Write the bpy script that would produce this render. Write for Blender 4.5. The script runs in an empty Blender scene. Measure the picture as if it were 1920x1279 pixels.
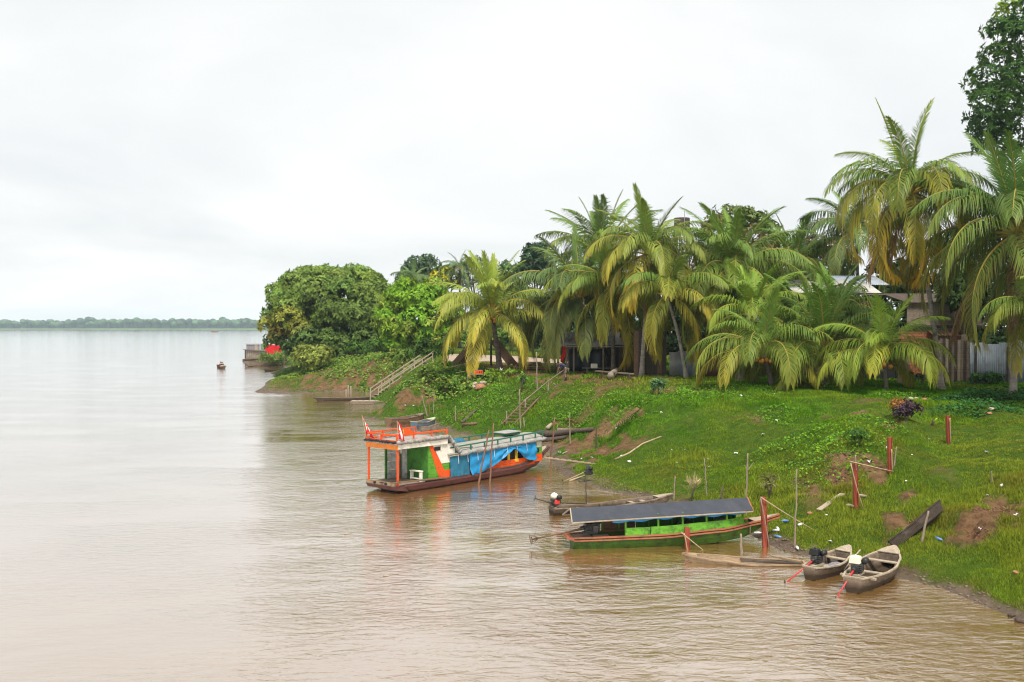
import bpy, bmesh, math, random
import numpy as np
from mathutils import Vector, Matrix

random.seed(7)
rng = np.random.default_rng(11)
R = math.radians
scene = bpy.context.scene
C = scene.collection

# ------------------------------------------------------------------ camera
CAM_Z = 7.0
F = 1920 * 35 / 36.0
PITCH = math.atan(27.5 / F)
cam_d = bpy.data.cameras.new("camera")
cam_d.lens = 35; cam_d.sensor_width = 36
cam_d.clip_start = 0.1; cam_d.clip_end = 9000
cam = bpy.data.objects.new("camera", cam_d); C.objects.link(cam)
cam.location = (0, 0, CAM_Z)
cam.rotation_euler = (R(90) - PITCH, 0, 0)
scene.camera = cam

# ------------------------------------------------------------------ sky
SUN_EL, SUN_AZ = 60, 168          # degrees; azimuth from +Y, clockwise seen from above
world = bpy.data.worlds.new("World"); scene.world = world
world.use_nodes = True
wn, wl = world.node_tree.nodes, world.node_tree.links
wn.clear()
w_out = wn.new("ShaderNodeOutputWorld")
w_bg = wn.new("ShaderNodeBackground"); w_bg.inputs[1].default_value = 0.725
w_sky = wn.new("ShaderNodeTexSky"); w_sky.sky_type = 'NISHITA'; w_sky.sun_disc = False
w_sky.sun_elevation = R(SUN_EL); w_sky.sun_rotation = R(SUN_AZ)
w_sky.air_density = 1.0; w_sky.dust_density = 2.0
w_sc = wn.new("ShaderNodeVectorMath"); w_sc.operation = 'SCALE'; w_sc.inputs[3].default_value = 0.09
wl.new(w_sky.outputs[0], w_sc.inputs[0])
w_tc = wn.new("ShaderNodeTexCoord")
w_sep = wn.new("ShaderNodeSeparateXYZ"); wl.new(w_tc.outputs['Generated'], w_sep.inputs[0])
def wmath(op, a, b=None):
    n = wn.new("ShaderNodeMath"); n.operation = op
    for i, v in enumerate((a, b)):
        if v is None: continue
        if isinstance(v, (int, float)): n.inputs[i].default_value = v
        else: wl.new(v, n.inputs[i])
    return n.outputs[0]
zz = wmath('ADD', wmath('ABSOLUTE', w_sep.outputs[2]), 0.16)
cx = wmath('DIVIDE', w_sep.outputs[0], zz); cy = wmath('DIVIDE', w_sep.outputs[1], zz)
w_cmb = wn.new("ShaderNodeCombineXYZ"); wl.new(cx, w_cmb.inputs[0]); wl.new(cy, w_cmb.inputs[1])
w_n = wn.new("ShaderNodeTexNoise"); w_n.inputs['Scale'].default_value = 0.55
w_n.inputs['Detail'].default_value = 7; w_n.inputs['Roughness'].default_value = 0.52
w_n.inputs['Distortion'].default_value = 0.5
wl.new(w_cmb.outputs[0], w_n.inputs['Vector'])
w_r = wn.new("ShaderNodeValToRGB")
w_r.color_ramp.elements[0].position = 0.34; w_r.color_ramp.elements[0].color = (0.79, 0.82, 0.835, 1)
w_r.color_ramp.elements[1].position = 0.62; w_r.color_ramp.elements[1].color = (1.0, 1.0, 0.99, 1)
wl.new(w_n.outputs[0], w_r.inputs[0])
w_mix = wn.new("ShaderNodeMix"); w_mix.data_type = 'RGBA'; w_mix.inputs[0].default_value = 0.95
wl.new(w_sc.outputs[0], w_mix.inputs[6]); wl.new(w_r.outputs[0], w_mix.inputs[7])
wl.new(w_mix.outputs[2], w_bg.inputs[0]); wl.new(w_bg.outputs[0], w_out.inputs[0])

# ------------------------------------------------------------------ sun behind thin cloud
sun_d = bpy.data.lights.new("sun", 'SUN'); sun_d.energy = 3.4; sun_d.angle = R(16); sun_d.color = (1.0, 0.95, 0.86)
sun = bpy.data.objects.new("sun", sun_d); C.objects.link(sun)
_az, _el = R(SUN_AZ), R(SUN_EL)
_to = Vector((math.sin(_az) * math.cos(_el), math.cos(_az) * math.cos(_el), math.sin(_el)))
sun.rotation_euler = _to.to_track_quat('Z', 'Y').to_euler()
sun.location = (-40, -40, 80)

scene.view_settings.view_transform = 'Standard'
scene.view_settings.look = 'None'
scene.view_settings.gamma = 1.0
scene.view_settings.exposure = 0.60
scene.view_settings.use_curve_mapping = False
scene.render.engine = 'CYCLES'
scene.cycles.filter_width = 1.15
scene.cycles.max_bounces = 6
scene.cycles.diffuse_bounces = 3
scene.cycles.transmission_bounces = 4
scene.cycles.volume_bounces = 1

# ------------------------------------------------------------------ helpers: places
def ray(px, py):
    u = (px - 960) / F; v = (639.5 - py) / F
    cp, sp = math.cos(PITCH), math.sin(PITCH)
    return Vector((u, cp + v * sp, -sp + v * cp))
def P(px, py, z=None, d=None):
    r = ray(px, py)
    t = (z - CAM_Z) / r.z if z is not None else d / r.y
    return Vector((0, 0, CAM_Z)) + r * t

def hash2(ix, iy, seed):
    n = (ix.astype(np.int64) * 374761393 + iy.astype(np.int64) * 668265263 + seed * 974634777) & 0xffffffff
    n = ((n ^ (n >> 13)) * 1274126177) & 0xffffffff
    return ((n ^ (n >> 16)) & 0xffff) / 65535.0
def vnoise(x, y, seed=0):
    x = np.asarray(x, float); y = np.asarray(y, float)
    ix, iy = np.floor(x), np.floor(y)
    fx, fy = x - ix, y - iy
    fx = fx * fx * (3 - 2 * fx); fy = fy * fy * (3 - 2 * fy)
    a = hash2(ix, iy, seed); b = hash2(ix + 1, iy, seed); c = hash2(ix, iy + 1, seed); d = hash2(ix + 1, iy + 1, seed)
    return (a * (1 - fx) + b * fx) * (1 - fy) + (c * (1 - fx) + d * fx) * fy
def fbm(x, y, seed=0, o=4):
    s = 0; a = .5
    for k in range(o):
        s = s + a * vnoise(x * 2 ** k + 17 * k, y * 2 ** k - 9 * k, seed + k); a *= .5
    return s / (1 - .5 ** o)

# ------------------------------------------------------------------ helpers: materials
MATS = {}
def nodes_of(m):
    m.use_nodes = True
    nt = m.node_tree
    return nt, nt.nodes, nt.links, nt.nodes['Principled BSDF']
def mat(name, col, rough=.75, var=.25, scale=3.0, stretch=(1, 1, 1), bump=.15, spec=.16, dirt=None, dirt_amt=.5, metal=0.0, dirt_scale=None):
    """procedural surface: base colour varied by stretched noise, optional second colour in worn patches, fine bump"""
    if name in MATS: return MATS[name]
    m = bpy.data.materials.new(name); nt, n, l, b = nodes_of(m)
    tc = n.new("ShaderNodeTexCoord"); mp = n.new("ShaderNodeMapping"); mp.inputs['Scale'].default_value = stretch
    l.new(tc.outputs['Object'], mp.inputs[0])
    nz = n.new("ShaderNodeTexNoise"); nz.inputs['Scale'].default_value = scale; nz.inputs['Detail'].default_value = 6
    nz.inputs['Roughness'].default_value = .65
    l.new(mp.outputs[0], nz.inputs[0])
    rp = n.new("ShaderNodeValToRGB")
    lo = [max(0, c * (1 - var)) for c in col]; hi = [min(1, c * (1 + var)) for c in col]
    rp.color_ramp.elements[0].position = .3; rp.color_ramp.elements[0].color = (*lo, 1)
    rp.color_ramp.elements[1].position = .7; rp.color_ramp.elements[1].color = (*hi, 1)
    l.new(nz.outputs[0], rp.inputs[0])
    out = rp.outputs[0]
    if dirt is not None:
        n2 = n.new("ShaderNodeTexNoise"); n2.inputs['Scale'].default_value = dirt_scale or scale * .8; n2.inputs['Detail'].default_value = 8
        n2.inputs['Roughness'].default_value = .7
        l.new(tc.outputs['Object'], n2.inputs[0])
        r2 = n.new("ShaderNodeValToRGB"); r2.color_ramp.elements[0].position = .62 - dirt_amt * .25; r2.color_ramp.elements[1].position = .78 - dirt_amt * .2
        l.new(n2.outputs[0], r2.inputs[0])
        mx = n.new("ShaderNodeMix"); mx.data_type = 'RGBA'
        l.new(r2.outputs[0], mx.inputs[0]); l.new(out, mx.inputs[6]); mx.inputs[7].default_value = (*dirt, 1)
        out = mx.outputs[2]
    l.new(out, b.inputs['Base Color'])
    b.inputs['Roughness'].default_value = rough
    b.inputs['Specular IOR Level'].default_value = spec
    b.inputs['Metallic'].default_value = metal
    if bump:
        bp = n.new("ShaderNodeBump"); bp.inputs['Strength'].default_value = bump; bp.inputs['Distance'].default_value = .02
        l.new(nz.outputs[0], bp.inputs['Height']); l.new(bp.outputs[0], b.inputs['Normal'])
    MATS[name] = m
    return m
def leafmat(name, rough=.45, trans=.3, spec=.35):
    """foliage coloured leaf by leaf from the mesh attribute 'Col'"""
    if name in MATS: return MATS[name]
    m = bpy.data.materials.new(name); nt, n, l, b = nodes_of(m)
    a = n.new("ShaderNodeAttribute"); a.attribute_name = 'Col'
    l.new(a.outputs['Color'], b.inputs['Base Color'])
    b.inputs['Roughness'].default_value = rough; b.inputs['Specular IOR Level'].default_value = spec
    t = n.new("ShaderNodeBsdfTranslucent"); l.new(a.outputs['Color'], t.inputs[0])
    mx = n.new("ShaderNodeMixShader"); mx.inputs[0].default_value = trans
    l.new(b.outputs[0], mx.inputs[1]); l.new(t.outputs[0], mx.inputs[2])
    l.new(mx.outputs[0], n['Material Output'].inputs[0])
    MATS[name] = m
    return m

def canoe_wood():
    """sun-bleached boards with a soaked dark band along the waterline"""
    m = mat('wood_canoe', (.21, .16, .118), .85, .5, 3, (1.2, 14, 14), .6, dirt=(.075, .055, .04), dirt_amt=.55)
    nt, n, l, b = nodes_of(m); src = b.inputs['Base Color'].links[0].from_socket
    tc = n.new("ShaderNodeTexCoord"); sx = n.new("ShaderNodeSeparateXYZ"); l.new(tc.outputs['Object'], sx.inputs[0])
    nz = n.new("ShaderNodeTexNoise"); nz.inputs['Scale'].default_value = 5; l.new(tc.outputs['Object'], nz.inputs[0])
    ad = n.new("ShaderNodeMath"); ad.operation = 'MULTIPLY_ADD'; l.new(nz.outputs[0], ad.inputs[0]); ad.inputs[1].default_value = .16; l.new(sx.outputs[2], ad.inputs[2])
    mr = n.new("ShaderNodeMapRange"); l.new(ad.outputs[0], mr.inputs[0]); mr.inputs[1].default_value = .20; mr.inputs[2].default_value = .40
    mx = n.new("ShaderNodeMix"); mx.data_type = 'RGBA'; l.new(mr.outputs[0], mx.inputs[0]); mx.inputs[6].default_value = (.05, .034, .022, 1); l.new(src, mx.inputs[7]); l.new(mx.outputs[2], b.inputs['Base Color'])
    return m
WOODX = (1.2, 14, 14); WOODZ = (14, 14, 1.2)
def M(k):
    d = {
    'wood_grey': lambda: mat('wood_grey', (.215, .17, .13), .85, .45, 3, WOODX, .5, dirt=(.10, .075, .055), dirt_amt=.45),
    'wood_canoe': lambda: canoe_wood(),
    'wood_rotten': lambda: mat('wood_rotten', (.04, .03, .023), .85, .5, 3, WOODX, .6, dirt=(.085, .066, .05), dirt_amt=.3),
    'wood_pale': lambda: mat('wood_pale', (.34, .28, .205), .85, .35, 3, WOODX, .4, dirt=(.16, .12, .09), dirt_amt=.35),
    'wood_tan': lambda: mat('wood_tan', (.30, .215, .135), .8, .35, 3, WOODX, .4, dirt=(.16, .10, .06), dirt_amt=.4),
    'wood_dark': lambda: mat('wood_dark', (.075, .055, .042), .8, .5, 3, WOODX, .5, dirt=(.15, .12, .09), dirt_amt=.35),
    'wood_brown': lambda: mat('wood_brown', (.17, .105, .065), .8, .4, 3, WOODX, .4, dirt=(.07, .05, .035), dirt_amt=.4),
    'post_grey': lambda: mat('post_grey', (.26, .20, .155), .9, .45, 3, WOODZ, .5, dirt=(.10, .075, .06), dirt_amt=.4),
    'post_dark': lambda: mat('post_dark', (.085, .062, .048), .9, .45, 3, WOODZ, .5, dirt=(.16, .12, .10), dirt_amt=.4),
    'post_brown': lambda: mat('post_brown', (.20, .105, .065), .85, .4, 3, WOODZ, .4, dirt=(.09, .06, .045), dirt_amt=.4),
    'bamboo': lambda: mat('bamboo', (.36, .28, .17), .6, .25, 3, WOODX, .2, dirt=(.25, .18, .10), dirt_amt=.3),
    'red_steel': lambda: mat('red_steel', (.28, .05, .024), .55, .25, 4, WOODZ, .1, .4, dirt=(.16, .05, .03), dirt_amt=.3),
    'red_paint': lambda: mat('red_paint', (.45, .03, .025), .45, .2, 5, bump=.05, spec=.5, dirt=(.2, .03, .02), dirt_amt=.3),
    'orange': lambda: mat('orange', (.72, .085, .012), .6, .16, 4, bump=.1, dirt=(.30, .085, .04), dirt_amt=.5, dirt_scale=6),
    'orange_light': lambda: mat('orange_light', (.80, .25, .05), .6, .18, 4, bump=.15, dirt=(.55, .22, .10), dirt_amt=.4),
    'white_paint': lambda: mat('white_paint', (.68, .64, .56), .65, .1, 4, bump=.15, dirt=(.42, .36, .28), dirt_amt=.3, dirt_scale=5),
    'white_worn': lambda: mat('white_worn', (.50, .49, .46), .75, .2, 3, (1, 1, 4), .2, dirt=(.22, .21, .19), dirt_amt=.7),
    'green_boat': lambda: mat('green_boat', (.12, .33, .03), .6, .25, 4, WOODX, .2, dirt=(.045, .12, .02), dirt_amt=.65, dirt_scale=5),
    'green_cabin': lambda: mat('green_cabin', (.10, .28, .03), .6, .25, 4, WOODX, .2, dirt=(.04, .12, .015), dirt_amt=.35),
    'green_dark': lambda: mat('green_dark', (.05, .17, .025), .65, .35, 4, WOODZ, .25, dirt=(.02, .06, .012), dirt_amt=.5),
    'green_hull': lambda: mat('green_hull', (.055, .12, .016), .55, .3, 4, WOODX, .2, dirt=(.03, .05, .015), dirt_amt=.6),
    'green_rail': lambda: mat('green_rail', (.035, .14, .085), .6, .25, 4, WOODX, .15, dirt=(.12, .15, .10), dirt_amt=.3),
    'maroon': lambda: mat('maroon', (.13, .04, .035), .5, .3, 4, WOODX, .2, .5, dirt=(.05, .025, .02), dirt_amt=.5),
    'red_gunwale': lambda: mat('red_gunwale', (.36, .12, .07), .6, .3, 4, WOODX, .2, dirt=(.16, .07, .05), dirt_amt=.4),
    'tarp_blue': lambda: mat('tarp_blue', (.010, .20, .42), .45, .14, 4, bump=.12, spec=.5),
    'tarp_teal': lambda: mat('tarp_teal', (.025, .13, .21), .55, .2, 4, bump=.15, dirt=(.04, .16, .25), dirt_amt=.4),
    'tarp_grey': lambda: mat('tarp_grey', (.30, .29, .27), .85, .4, 5, (2, 3, 3), .9, dirt=(.14, .135, .13), dirt_amt=.5),
    'roof_grey': lambda: mat('roof_grey', (.29, .28, .255), .9, .16, 2.2, bump=.3, dirt=(.19, .18, .16), dirt_amt=.5),
    'roof_black': lambda: mat('roof_black', (.045, .05, .062), .75, .2, 2, bump=.2, spec=.25, dirt=(.066, .07, .08), dirt_amt=.35),
    'black': lambda: mat('black', (.014, .014, .015), .5, .3, 6, bump=.1, spec=.4),
    'engine': lambda: mat('engine', (.035, .033, .032), .5, .4, 12, bump=.2, spec=.5, dirt=(.2, .19, .17), dirt_amt=.25),
    'tank_cream': lambda: mat('tank_cream', (.72, .68, .52), .45, .08, 6, bump=.03, spec=.5, dirt=(.5, .44, .3), dirt_amt=.2),
    'tin': lambda: mat('tin', (.30, .29, .275), .6, .22, 2, bump=.15, spec=.5, dirt=(.24, .14, .085), dirt_amt=.35),
    'tin_white': lambda: mat('tin_white', (.44, .42, .39), .55, .12, 2, bump=.1, spec=.5, dirt=(.36, .27, .2), dirt_amt=.25),
    'tin_rust': lambda: mat('tin_rust', (.19, .10, .06), .8, .35, 2, bump=.2, dirt=(.28, .24, .21), dirt_amt=.4),
    'tin_blue': lambda: mat('tin_blue', (.26, .30, .34), .55, .2, 2, bump=.15, spec=.5, dirt=(.16, .12, .10), dirt_amt=.35),
    'brick': lambda: mat('brick', (.34, .13, .065), .9, .3, 6, bump=.4, dirt=(.2, .1, .07), dirt_amt=.4),
    'mortar': lambda: mat('mortar', (.2, .17, .145), .95, .2, 6, bump=.4),
    'rope': lambda: mat('rope', (.30, .24, .16), .9, .3, 8, bump=.3),
    'bark_palm': lambda: mat('bark_palm', (.27, .24, .205), .9, .35, 3, (1, 1, 3), .6, dirt=(.10, .085, .07), dirt_amt=.45),
    'bark_palm_dark': lambda: mat('bark_palm_dark', (.115, .095, .075), .9, .4, 3, (1, 1, 3), .6, dirt=(.05, .04, .03), dirt_amt=.4),
    'bark': lambda: mat('bark', (.13, .10, .075), .9, .4, 3, (3, 3, 1), .6, dirt=(.06, .045, .035), dirt_amt=.4),
    'coconut_orange': lambda: mat('coconut_orange', (.66, .24, .03), .45, .2, 5, bump=.05, spec=.4),
    'coconut_tan': lambda: mat('coconut_tan', (.36, .22, .06), .5, .25, 5, bump=.05, spec=.4),
    'skin': lambda: mat('skin', (.26, .145, .09), .6, .1, 6, bump=.05),
    'navy': lambda: mat('navy', (.025, .035, .075), .85, .25, 6, bump=.2),
    'khaki': lambda: mat('khaki', (.16, .13, .10), .85, .25, 6, bump=.2),
    'hair': lambda: mat('hair', (.012, .01, .009), .6, .2, 8, bump=.2),
    'red_cloth': lambda: mat('red_cloth', (.55, .015, .02), .8, .2, 6, bump=.2),
    'flag_white': lambda: mat('flag_white', (.72, .70, .68), .8, .08, 6, bump=.1),
    'plastic_white': lambda: mat('plastic_white', (.70, .70, .69), .4, .1, 8, bump=.05, spec=.5),
    'plastic_blue': lambda: mat('plastic_blue', (.10, .22, .50), .4, .15, 8, bump=.05, spec=.5),
    'stone': lambda: mat('stone', (.40, .33, .26), .9, .25, 6, bump=.4),
    'stone_red': lambda: mat('stone_red', (.34, .16, .09), .9, .25, 6, bump=.4),
    'tank_brown': lambda: mat('tank_brown', (.085, .06, .055), .8, .3, 4, bump=.3, dirt=(.15, .11, .10), dirt_amt=.4),
    'cloth_grey': lambda: mat('cloth_grey', (.20, .19, .22), .9, .3, 6, bump=.3),
    'yellow_paint': lambda: mat('yellow_paint', (.60, .38, .04), .6, .2, 5, bump=.1),
    'feather': lambda: mat('feather', (.68, .66, .62), .85, .12, 10, bump=.2),
    'feather_brown': lambda: mat('feather_brown', (.30, .20, .12), .85, .3, 10, bump=.2),
    'dry': lambda: mat('dry', (.27, .16, .085), .9, .35, 4, WOODX, .3),
    }
    return MATS.get(k) or d[k]()

# ------------------------------------------------------------------ helpers: meshes
class MB:
    def __init__(s): s.v = []; s.f = []
    def add(s, v, f):
        o = len(s.v); s.v += [tuple(p) for p in v]; s.f += [tuple(i + o for i in q) for q in f]; return s
    def box(s, c, size, rot=None, taper=1.0):
        x, y, z = (k / 2 for k in size); t = taper
        v = [Vector(p) for p in ((-x, -y, -z), (x, -y, -z), (x, y, -z), (-x, y, -z), (-x * t, -y * t, z), (x * t, -y * t, z), (x * t, y * t, z), (-x * t, y * t, z))]
        if rot is not None: v = [rot @ p for p in v]
        c = Vector(c)
        return s.add([p + c for p in v], [(0, 3, 2, 1), (4, 5, 6, 7), (0, 1, 5, 4), (1, 2, 6, 5), (2, 3, 7, 6), (3, 0, 4, 7)])
    def bar(s, a, b, w, h, up=(0, 0, 1)):
        a, b = Vector(a), Vector(b); t = (b - a); L = t.length; t.normalize()
        up = Vector(up)
        if abs(t.dot(up)) > .98: up = Vector((1, 0, 0))
        sd = t.cross(up).normalized(); u = sd.cross(t).normalized()
        rot = Matrix((t, sd, u)).transposed()
        return s.box((a + b) / 2, (L, w, h), rot)
    def tube(s, path, rad, n=7, cap=True):
        path = [Vector(p) for p in path]; m = len(path)
        if not hasattr(rad, '__len__'): rad = [rad] * m
        o = len(s.v); ref = Vector((0, 0, 1))
        for i, p in enumerate(path):
            t = (path[min(i + 1, m - 1)] - path[max(i - 1, 0)]).normalized()
            if abs(t.dot(ref)) > .95: ref = Vector((1, 0, 0)) if abs(t.x) < .9 else Vector((0, 1, 0))
            a = t.cross(ref).normalized(); b = a.cross(t).normalized(); ref = b
            for k in range(n):
                q = 2 * math.pi * k / n
                s.v.append(tuple(p + (a * math.cos(q) + b * math.sin(q)) * rad[i]))
        for i in range(m - 1):
            for k in range(n):
                k2 = (k + 1) % n
                s.f.append((o + i * n + k, o + i * n + k2, o + (i + 1) * n + k2, o + (i + 1) * n + k))
        if cap:
            s.f.append(tuple(o + k for k in reversed(range(n)))); s.f.append(tuple(o + (m - 1) * n + k for k in range(n)))
        return s
    def ell(s, c, r, nu=10, nv=7, rot=None):
        c = Vector(c); o = len(s.v)
        if not hasattr(r, '__len__'): r = (r, r, r)
        for j in range(nv + 1):
            th = math.pi * j / nv
            for i in range(nu):
                ph = 2 * math.pi * i / nu
                p = Vector((r[0] * math.sin(th) * math.cos(ph), r[1] * math.sin(th) * math.sin(ph), r[2] * math.cos(th)))
                if rot is not None: p = rot @ p
                s.v.append(tuple(c + p))
        for j in range(nv):
            for i in range(nu):
                i2 = (i + 1) % nu
                s.f.append((o + j * nu + i, o + (j + 1) * nu + i, o + (j + 1) * nu + i2, o + j * nu + i2))
        return s
    def grid(s, fn, nu, nv):
        o = len(s.v)
        for j in range(nv + 1):
            for i in range(nu + 1): s.v.append(tuple(fn(i / nu, j / nv)))
        for j in range(nv):
            for i in range(nu):
                a = o + j * (nu + 1) + i; s.f.append((a, a + 1, a + nu + 2, a + nu + 1))
        return s
    def prism(s, pts, t):
        """outline pts (3D, planar) extruded by vector t"""
        n = len(pts); t = Vector(t); pts = [Vector(p) for p in pts]
        return s.add(pts + [p + t for p in pts], [tuple(reversed(range(n))), tuple(range(n, 2 * n))] + [(i, (i + 1) % n, n + (i + 1) % n, n + i) for i in range(n)])
    def build(s, name, m, parent=None, smooth=False, solid=0, bevel=0):
        me = bpy.data.meshes.new(name); me.from_pydata(s.v, [], s.f); me.update()
        bm = bmesh.new(); bm.from_mesh(me); bmesh.ops.recalc_face_normals(bm, faces=bm.faces); bm.to_mesh(me); bm.free()
        if smooth: me.polygons.foreach_set('use_smooth', [True] * len(me.polygons))
        return link(name, me, m, parent, solid, bevel)
def link(name, me, m, parent=None, solid=0, bevel=0):
    o = bpy.data.objects.new(name, me); C.objects.link(o)
    if m is not None:
        mm = M(m) if isinstance(m, str) else m
        if not me.materials: me.materials.append(mm)
    if parent: o.parent = parent
    if solid:
        md = o.modifiers.new('solid', 'SOLIDIFY'); md.thickness = solid; md.offset = 0
    if bevel:
        md = o.modifiers.new('bevel', 'BEVEL'); md.width = bevel; md.segments = 1
    return o
def tag(o, label, cat, group=None):
    o['label'] = label; o['category'] = cat
    if group: o['group'] = group
    return o
def struct(o): o['kind'] = 'structure'; return o
def stuff(o, label=None, cat=None):
    o['kind'] = 'stuff'
    if label: o['label'] = label
    if cat: o['category'] = cat
    return o
def thing(name, label, cat, loc=(0, 0, 0), rot=(0, 0, 0), group=None):
    o = bpy.data.objects.new(name, None); C.objects.link(o)
    o.empty_display_size = .1; o.location = loc; o.rotation_euler = rot
    return tag(o, label, cat, group)
def fast_mesh(name, V, Fc, m, parent=None, col=None, smooth=False):
    """numpy arrays: V (n,3), Fc (k,3|4), col (n,3) point colours"""
    me = bpy.data.meshes.new(name)
    V = np.ascontiguousarray(V, np.float32); Fc = np.ascontiguousarray(Fc, np.int32)
    k, s = Fc.shape
    me.vertices.add(len(V)); me.vertices.foreach_set('co', V.ravel())
    me.loops.add(k * s); me.loops.foreach_set('vertex_index', Fc.ravel())
    me.polygons.add(k); me.polygons.foreach_set('loop_start', np.arange(0, k * s, s, dtype=np.int32))
    if smooth: me.polygons.foreach_set('use_smooth', np.ones(k, bool))
    me.update(calc_edges=True)
    if col is not None:
        a = me.attributes.new('Col', 'FLOAT_COLOR', 'POINT')
        cc = np.ones((len(V), 4), np.float32); cc[:, :3] = col
        a.data.foreach_set('color', cc.ravel())
    return link(name, me, m, parent)
def norm(a): return a / np.maximum(np.linalg.norm(a, axis=-1, keepdims=True), 1e-9)

# ------------------------------------------------------------------ terrain
SHORE = [(1990, 1205), (1920, 1170), (1880, 1150), (1830, 1130), (1780, 1108), (1720, 1092), (1670, 1080), (1610, 1062), (1560, 1050), (1500, 1042), (1470, 1034), (1430, 1014),
         (1400, 1000), (1300, 966), (1195, 934), (1135, 920), (1085, 904), (1055, 890), (1042, 872), (1030, 856), (960, 834), (900, 820), (830, 806), (770, 789),
         (715, 774), (700, 760), (716, 748), (700, 738), (640, 736), (590, 738), (540, 739), (478, 737), (500, 722), (530, 705), (552, 693), (520, 684), (478, 682), (490, 668), (500, 652), (505, 642)]
LAND = [  # pixel x, pixel y, height
    (1765, 728, 3.4), (1850, 712, 3.5), (1920, 712, 3.5), (1660, 735, 3.35), (1605, 955, .85), (1669, 885, 1.75), (1778, 832, 2.4), (1850, 900, 1.9), (1910, 850, 2.5),
    (1780, 965, 1.15), (1900, 970, 1.35), (1900, 1060, .7), (1800, 1040, .5), (1700, 1030, .42), (1560, 1000, .42), (1530, 950, .75), (1520, 880, 1.5), (1520, 800, 2.4), (1530, 735, 3.3),
    (1440, 960, .35), (1440, 900, .95), (1440, 820, 1.9), (1440, 740, 3.2), (1600, 800, 2.75), (1580, 860, 2.0), (1640, 780, 3.0), (1720, 800, 2.6),
    (1300, 715, 3.3), (1300, 790, 2.1), (1300, 860, 1.05), (1300, 920, .35), (1200, 720, 3.25), (1200, 790, 1.8), (1200, 850, .85), (1200, 905, .25),
    (1120, 722, 3.0), (1130, 780, 1.8), (1120, 830, .6), (1100, 870, .28), (1060, 712, 3.1), (1050, 765, 1.8), (1060, 815, .5), (1060, 850, .2),
    (1000, 712, 3.1), (990, 760, 1.7), (980, 800, .8), (930, 698, 3.15), (930, 750, 1.9), (915, 790, .7), (870, 700, 3.1), (850, 745, 1.6), (840, 785, .35),
    (800, 698, 3.0), (790, 713, 2.7), (757, 758, .5), (745, 742, 1.5), (770, 727, 2.25), (800, 755, .9), (800, 682, 3.35), (740, 712, 1.8), (712, 738, .55),
    (700, 716, 1.0), (700, 704, 1.7), (640, 720, .7), (640, 704, 1.6), (570, 722, .5), (570, 706, 1.2), (530, 722, .35), (550, 702, .7), (620, 690, 2.0), (655, 672, 2.6),
    (560, 684, 1.2), (520, 672, .9), (508, 668, .6), (720, 690, 2.4), (760, 685, 2.9)]
pts = [tuple(P(x, y, z=0)) for x, y in SHORE]
n_sh = len(pts)
ctrl = list(pts)
for i in range(n_sh):
    a = Vector(pts[max(i - 1, 0)]); b = Vector(pts[min(i + 1, n_sh - 1)])
    t = (b - a); t.z = 0; t.normalize()
    nrm = Vector((-t.y, t.x, 0))            # river lies to the left of the shoreline's direction
    p = Vector(pts[i]); off = .05 * p.y
    if i in (25, 26, 27, 28, 32, 33, 34): off *= .6
    q = p + nrm * off; ctrl.append((q.x, q.y, -.45)); q = p + nrm * off * 4
    if i not in (24, 25, 26, 27, 28, 33, 34, 35): ctrl.append((q.x, q.y, -1.6))
for x, y, z in LAND: ctrl.append(tuple(P(x, y, z=z)))
for x, y, z in [(-5, 100, 3.2), (5, 90, 3.3), (20, 80, 3.4), (38, 75, 3.5), (60, 70, 3.6), (20, 110, 3.4), (50, 110, 3.5), (0, 150, 3.3), (50, 170, 3.5), (-30, 170, 3.0), (-20, 130, 2.8),
                (-30, 230, 3.0), (30, 250, 3.3), (-60, 330, 3), (50, 400, 3.3), (150, 300, 3.4), (120, 150, 3.4), (45, 40, 3.4), (26, 30, 2.3), (22, 24, 1.2), (35, 24, 2.8), (18, 18, .3), (30, 16, 1.8),
                (-90, 180, -2), (-60, 120, -2), (-30, 70, -2), (-20, 45, -2), (-10, 25, -2), (0, 18, -2), (-150, 300, -2), (-200, 420, -2), (-70, 150, -2), (8, 14, -1.2)] + [tuple(P(x, y, z=-1.2)) for x, y in ((450, 700), (440, 690), (425, 678), (430, 668), (440, 658), (455, 648), (462, 641), (400, 660), (380, 690), (460, 690), (420, 650))]: ctrl.append((x, y, z))
# spread the control points in (bearing, log distance) so that near and far banks get equal care
def warp(x, y): return np.asarray(x) / np.asarray(y) * 9.0, np.log(np.asarray(y)) * 5.0
cw = np.array(ctrl); cu, cv = warp(cw[:, 0], cw[:, 1])
def tps_k(r2): return np.where(r2 > 1e-12, r2 * np.log(np.maximum(r2, 1e-12)), 0) * .5
_n = len(cw)
K = tps_k((cu[:, None] - cu[None]) ** 2 + (cv[:, None] - cv[None]) ** 2) + np.eye(_n) * .02
A = np.zeros((_n + 3, _n + 3)); A[:_n, :_n] = K
A[:_n, _n] = 1; A[:_n, _n + 1] = cu; A[:_n, _n + 2] = cv; A[_n:, :_n] = A[:_n, _n:].T
_sol = np.linalg.solve(A, np.concatenate([cw[:, 2], np.zeros(3)]))
def H0(x, y):
    x = np.asarray(x, float); y = np.asarray(y, float); sh = x.shape
    u, v = warp(x.ravel(), np.maximum(y.ravel(), 5)); out = np.empty(u.shape)
    for i in range(0, len(u), 20000):
        s = slice(i, i + 20000)
        out[s] = tps_k((u[s, None] - cu[None]) ** 2 + (v[s, None] - cv[None]) ** 2) @ _sol[:_n] + _sol[_n] + _sol[_n + 1] * u[s] + _sol[_n + 2] * v[s]
    return np.clip(out, -2.2, 3.75).reshape(sh)
def blob_pts(L): return [(P(x, y, z=z), r) for x, y, z, r in L]
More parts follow.
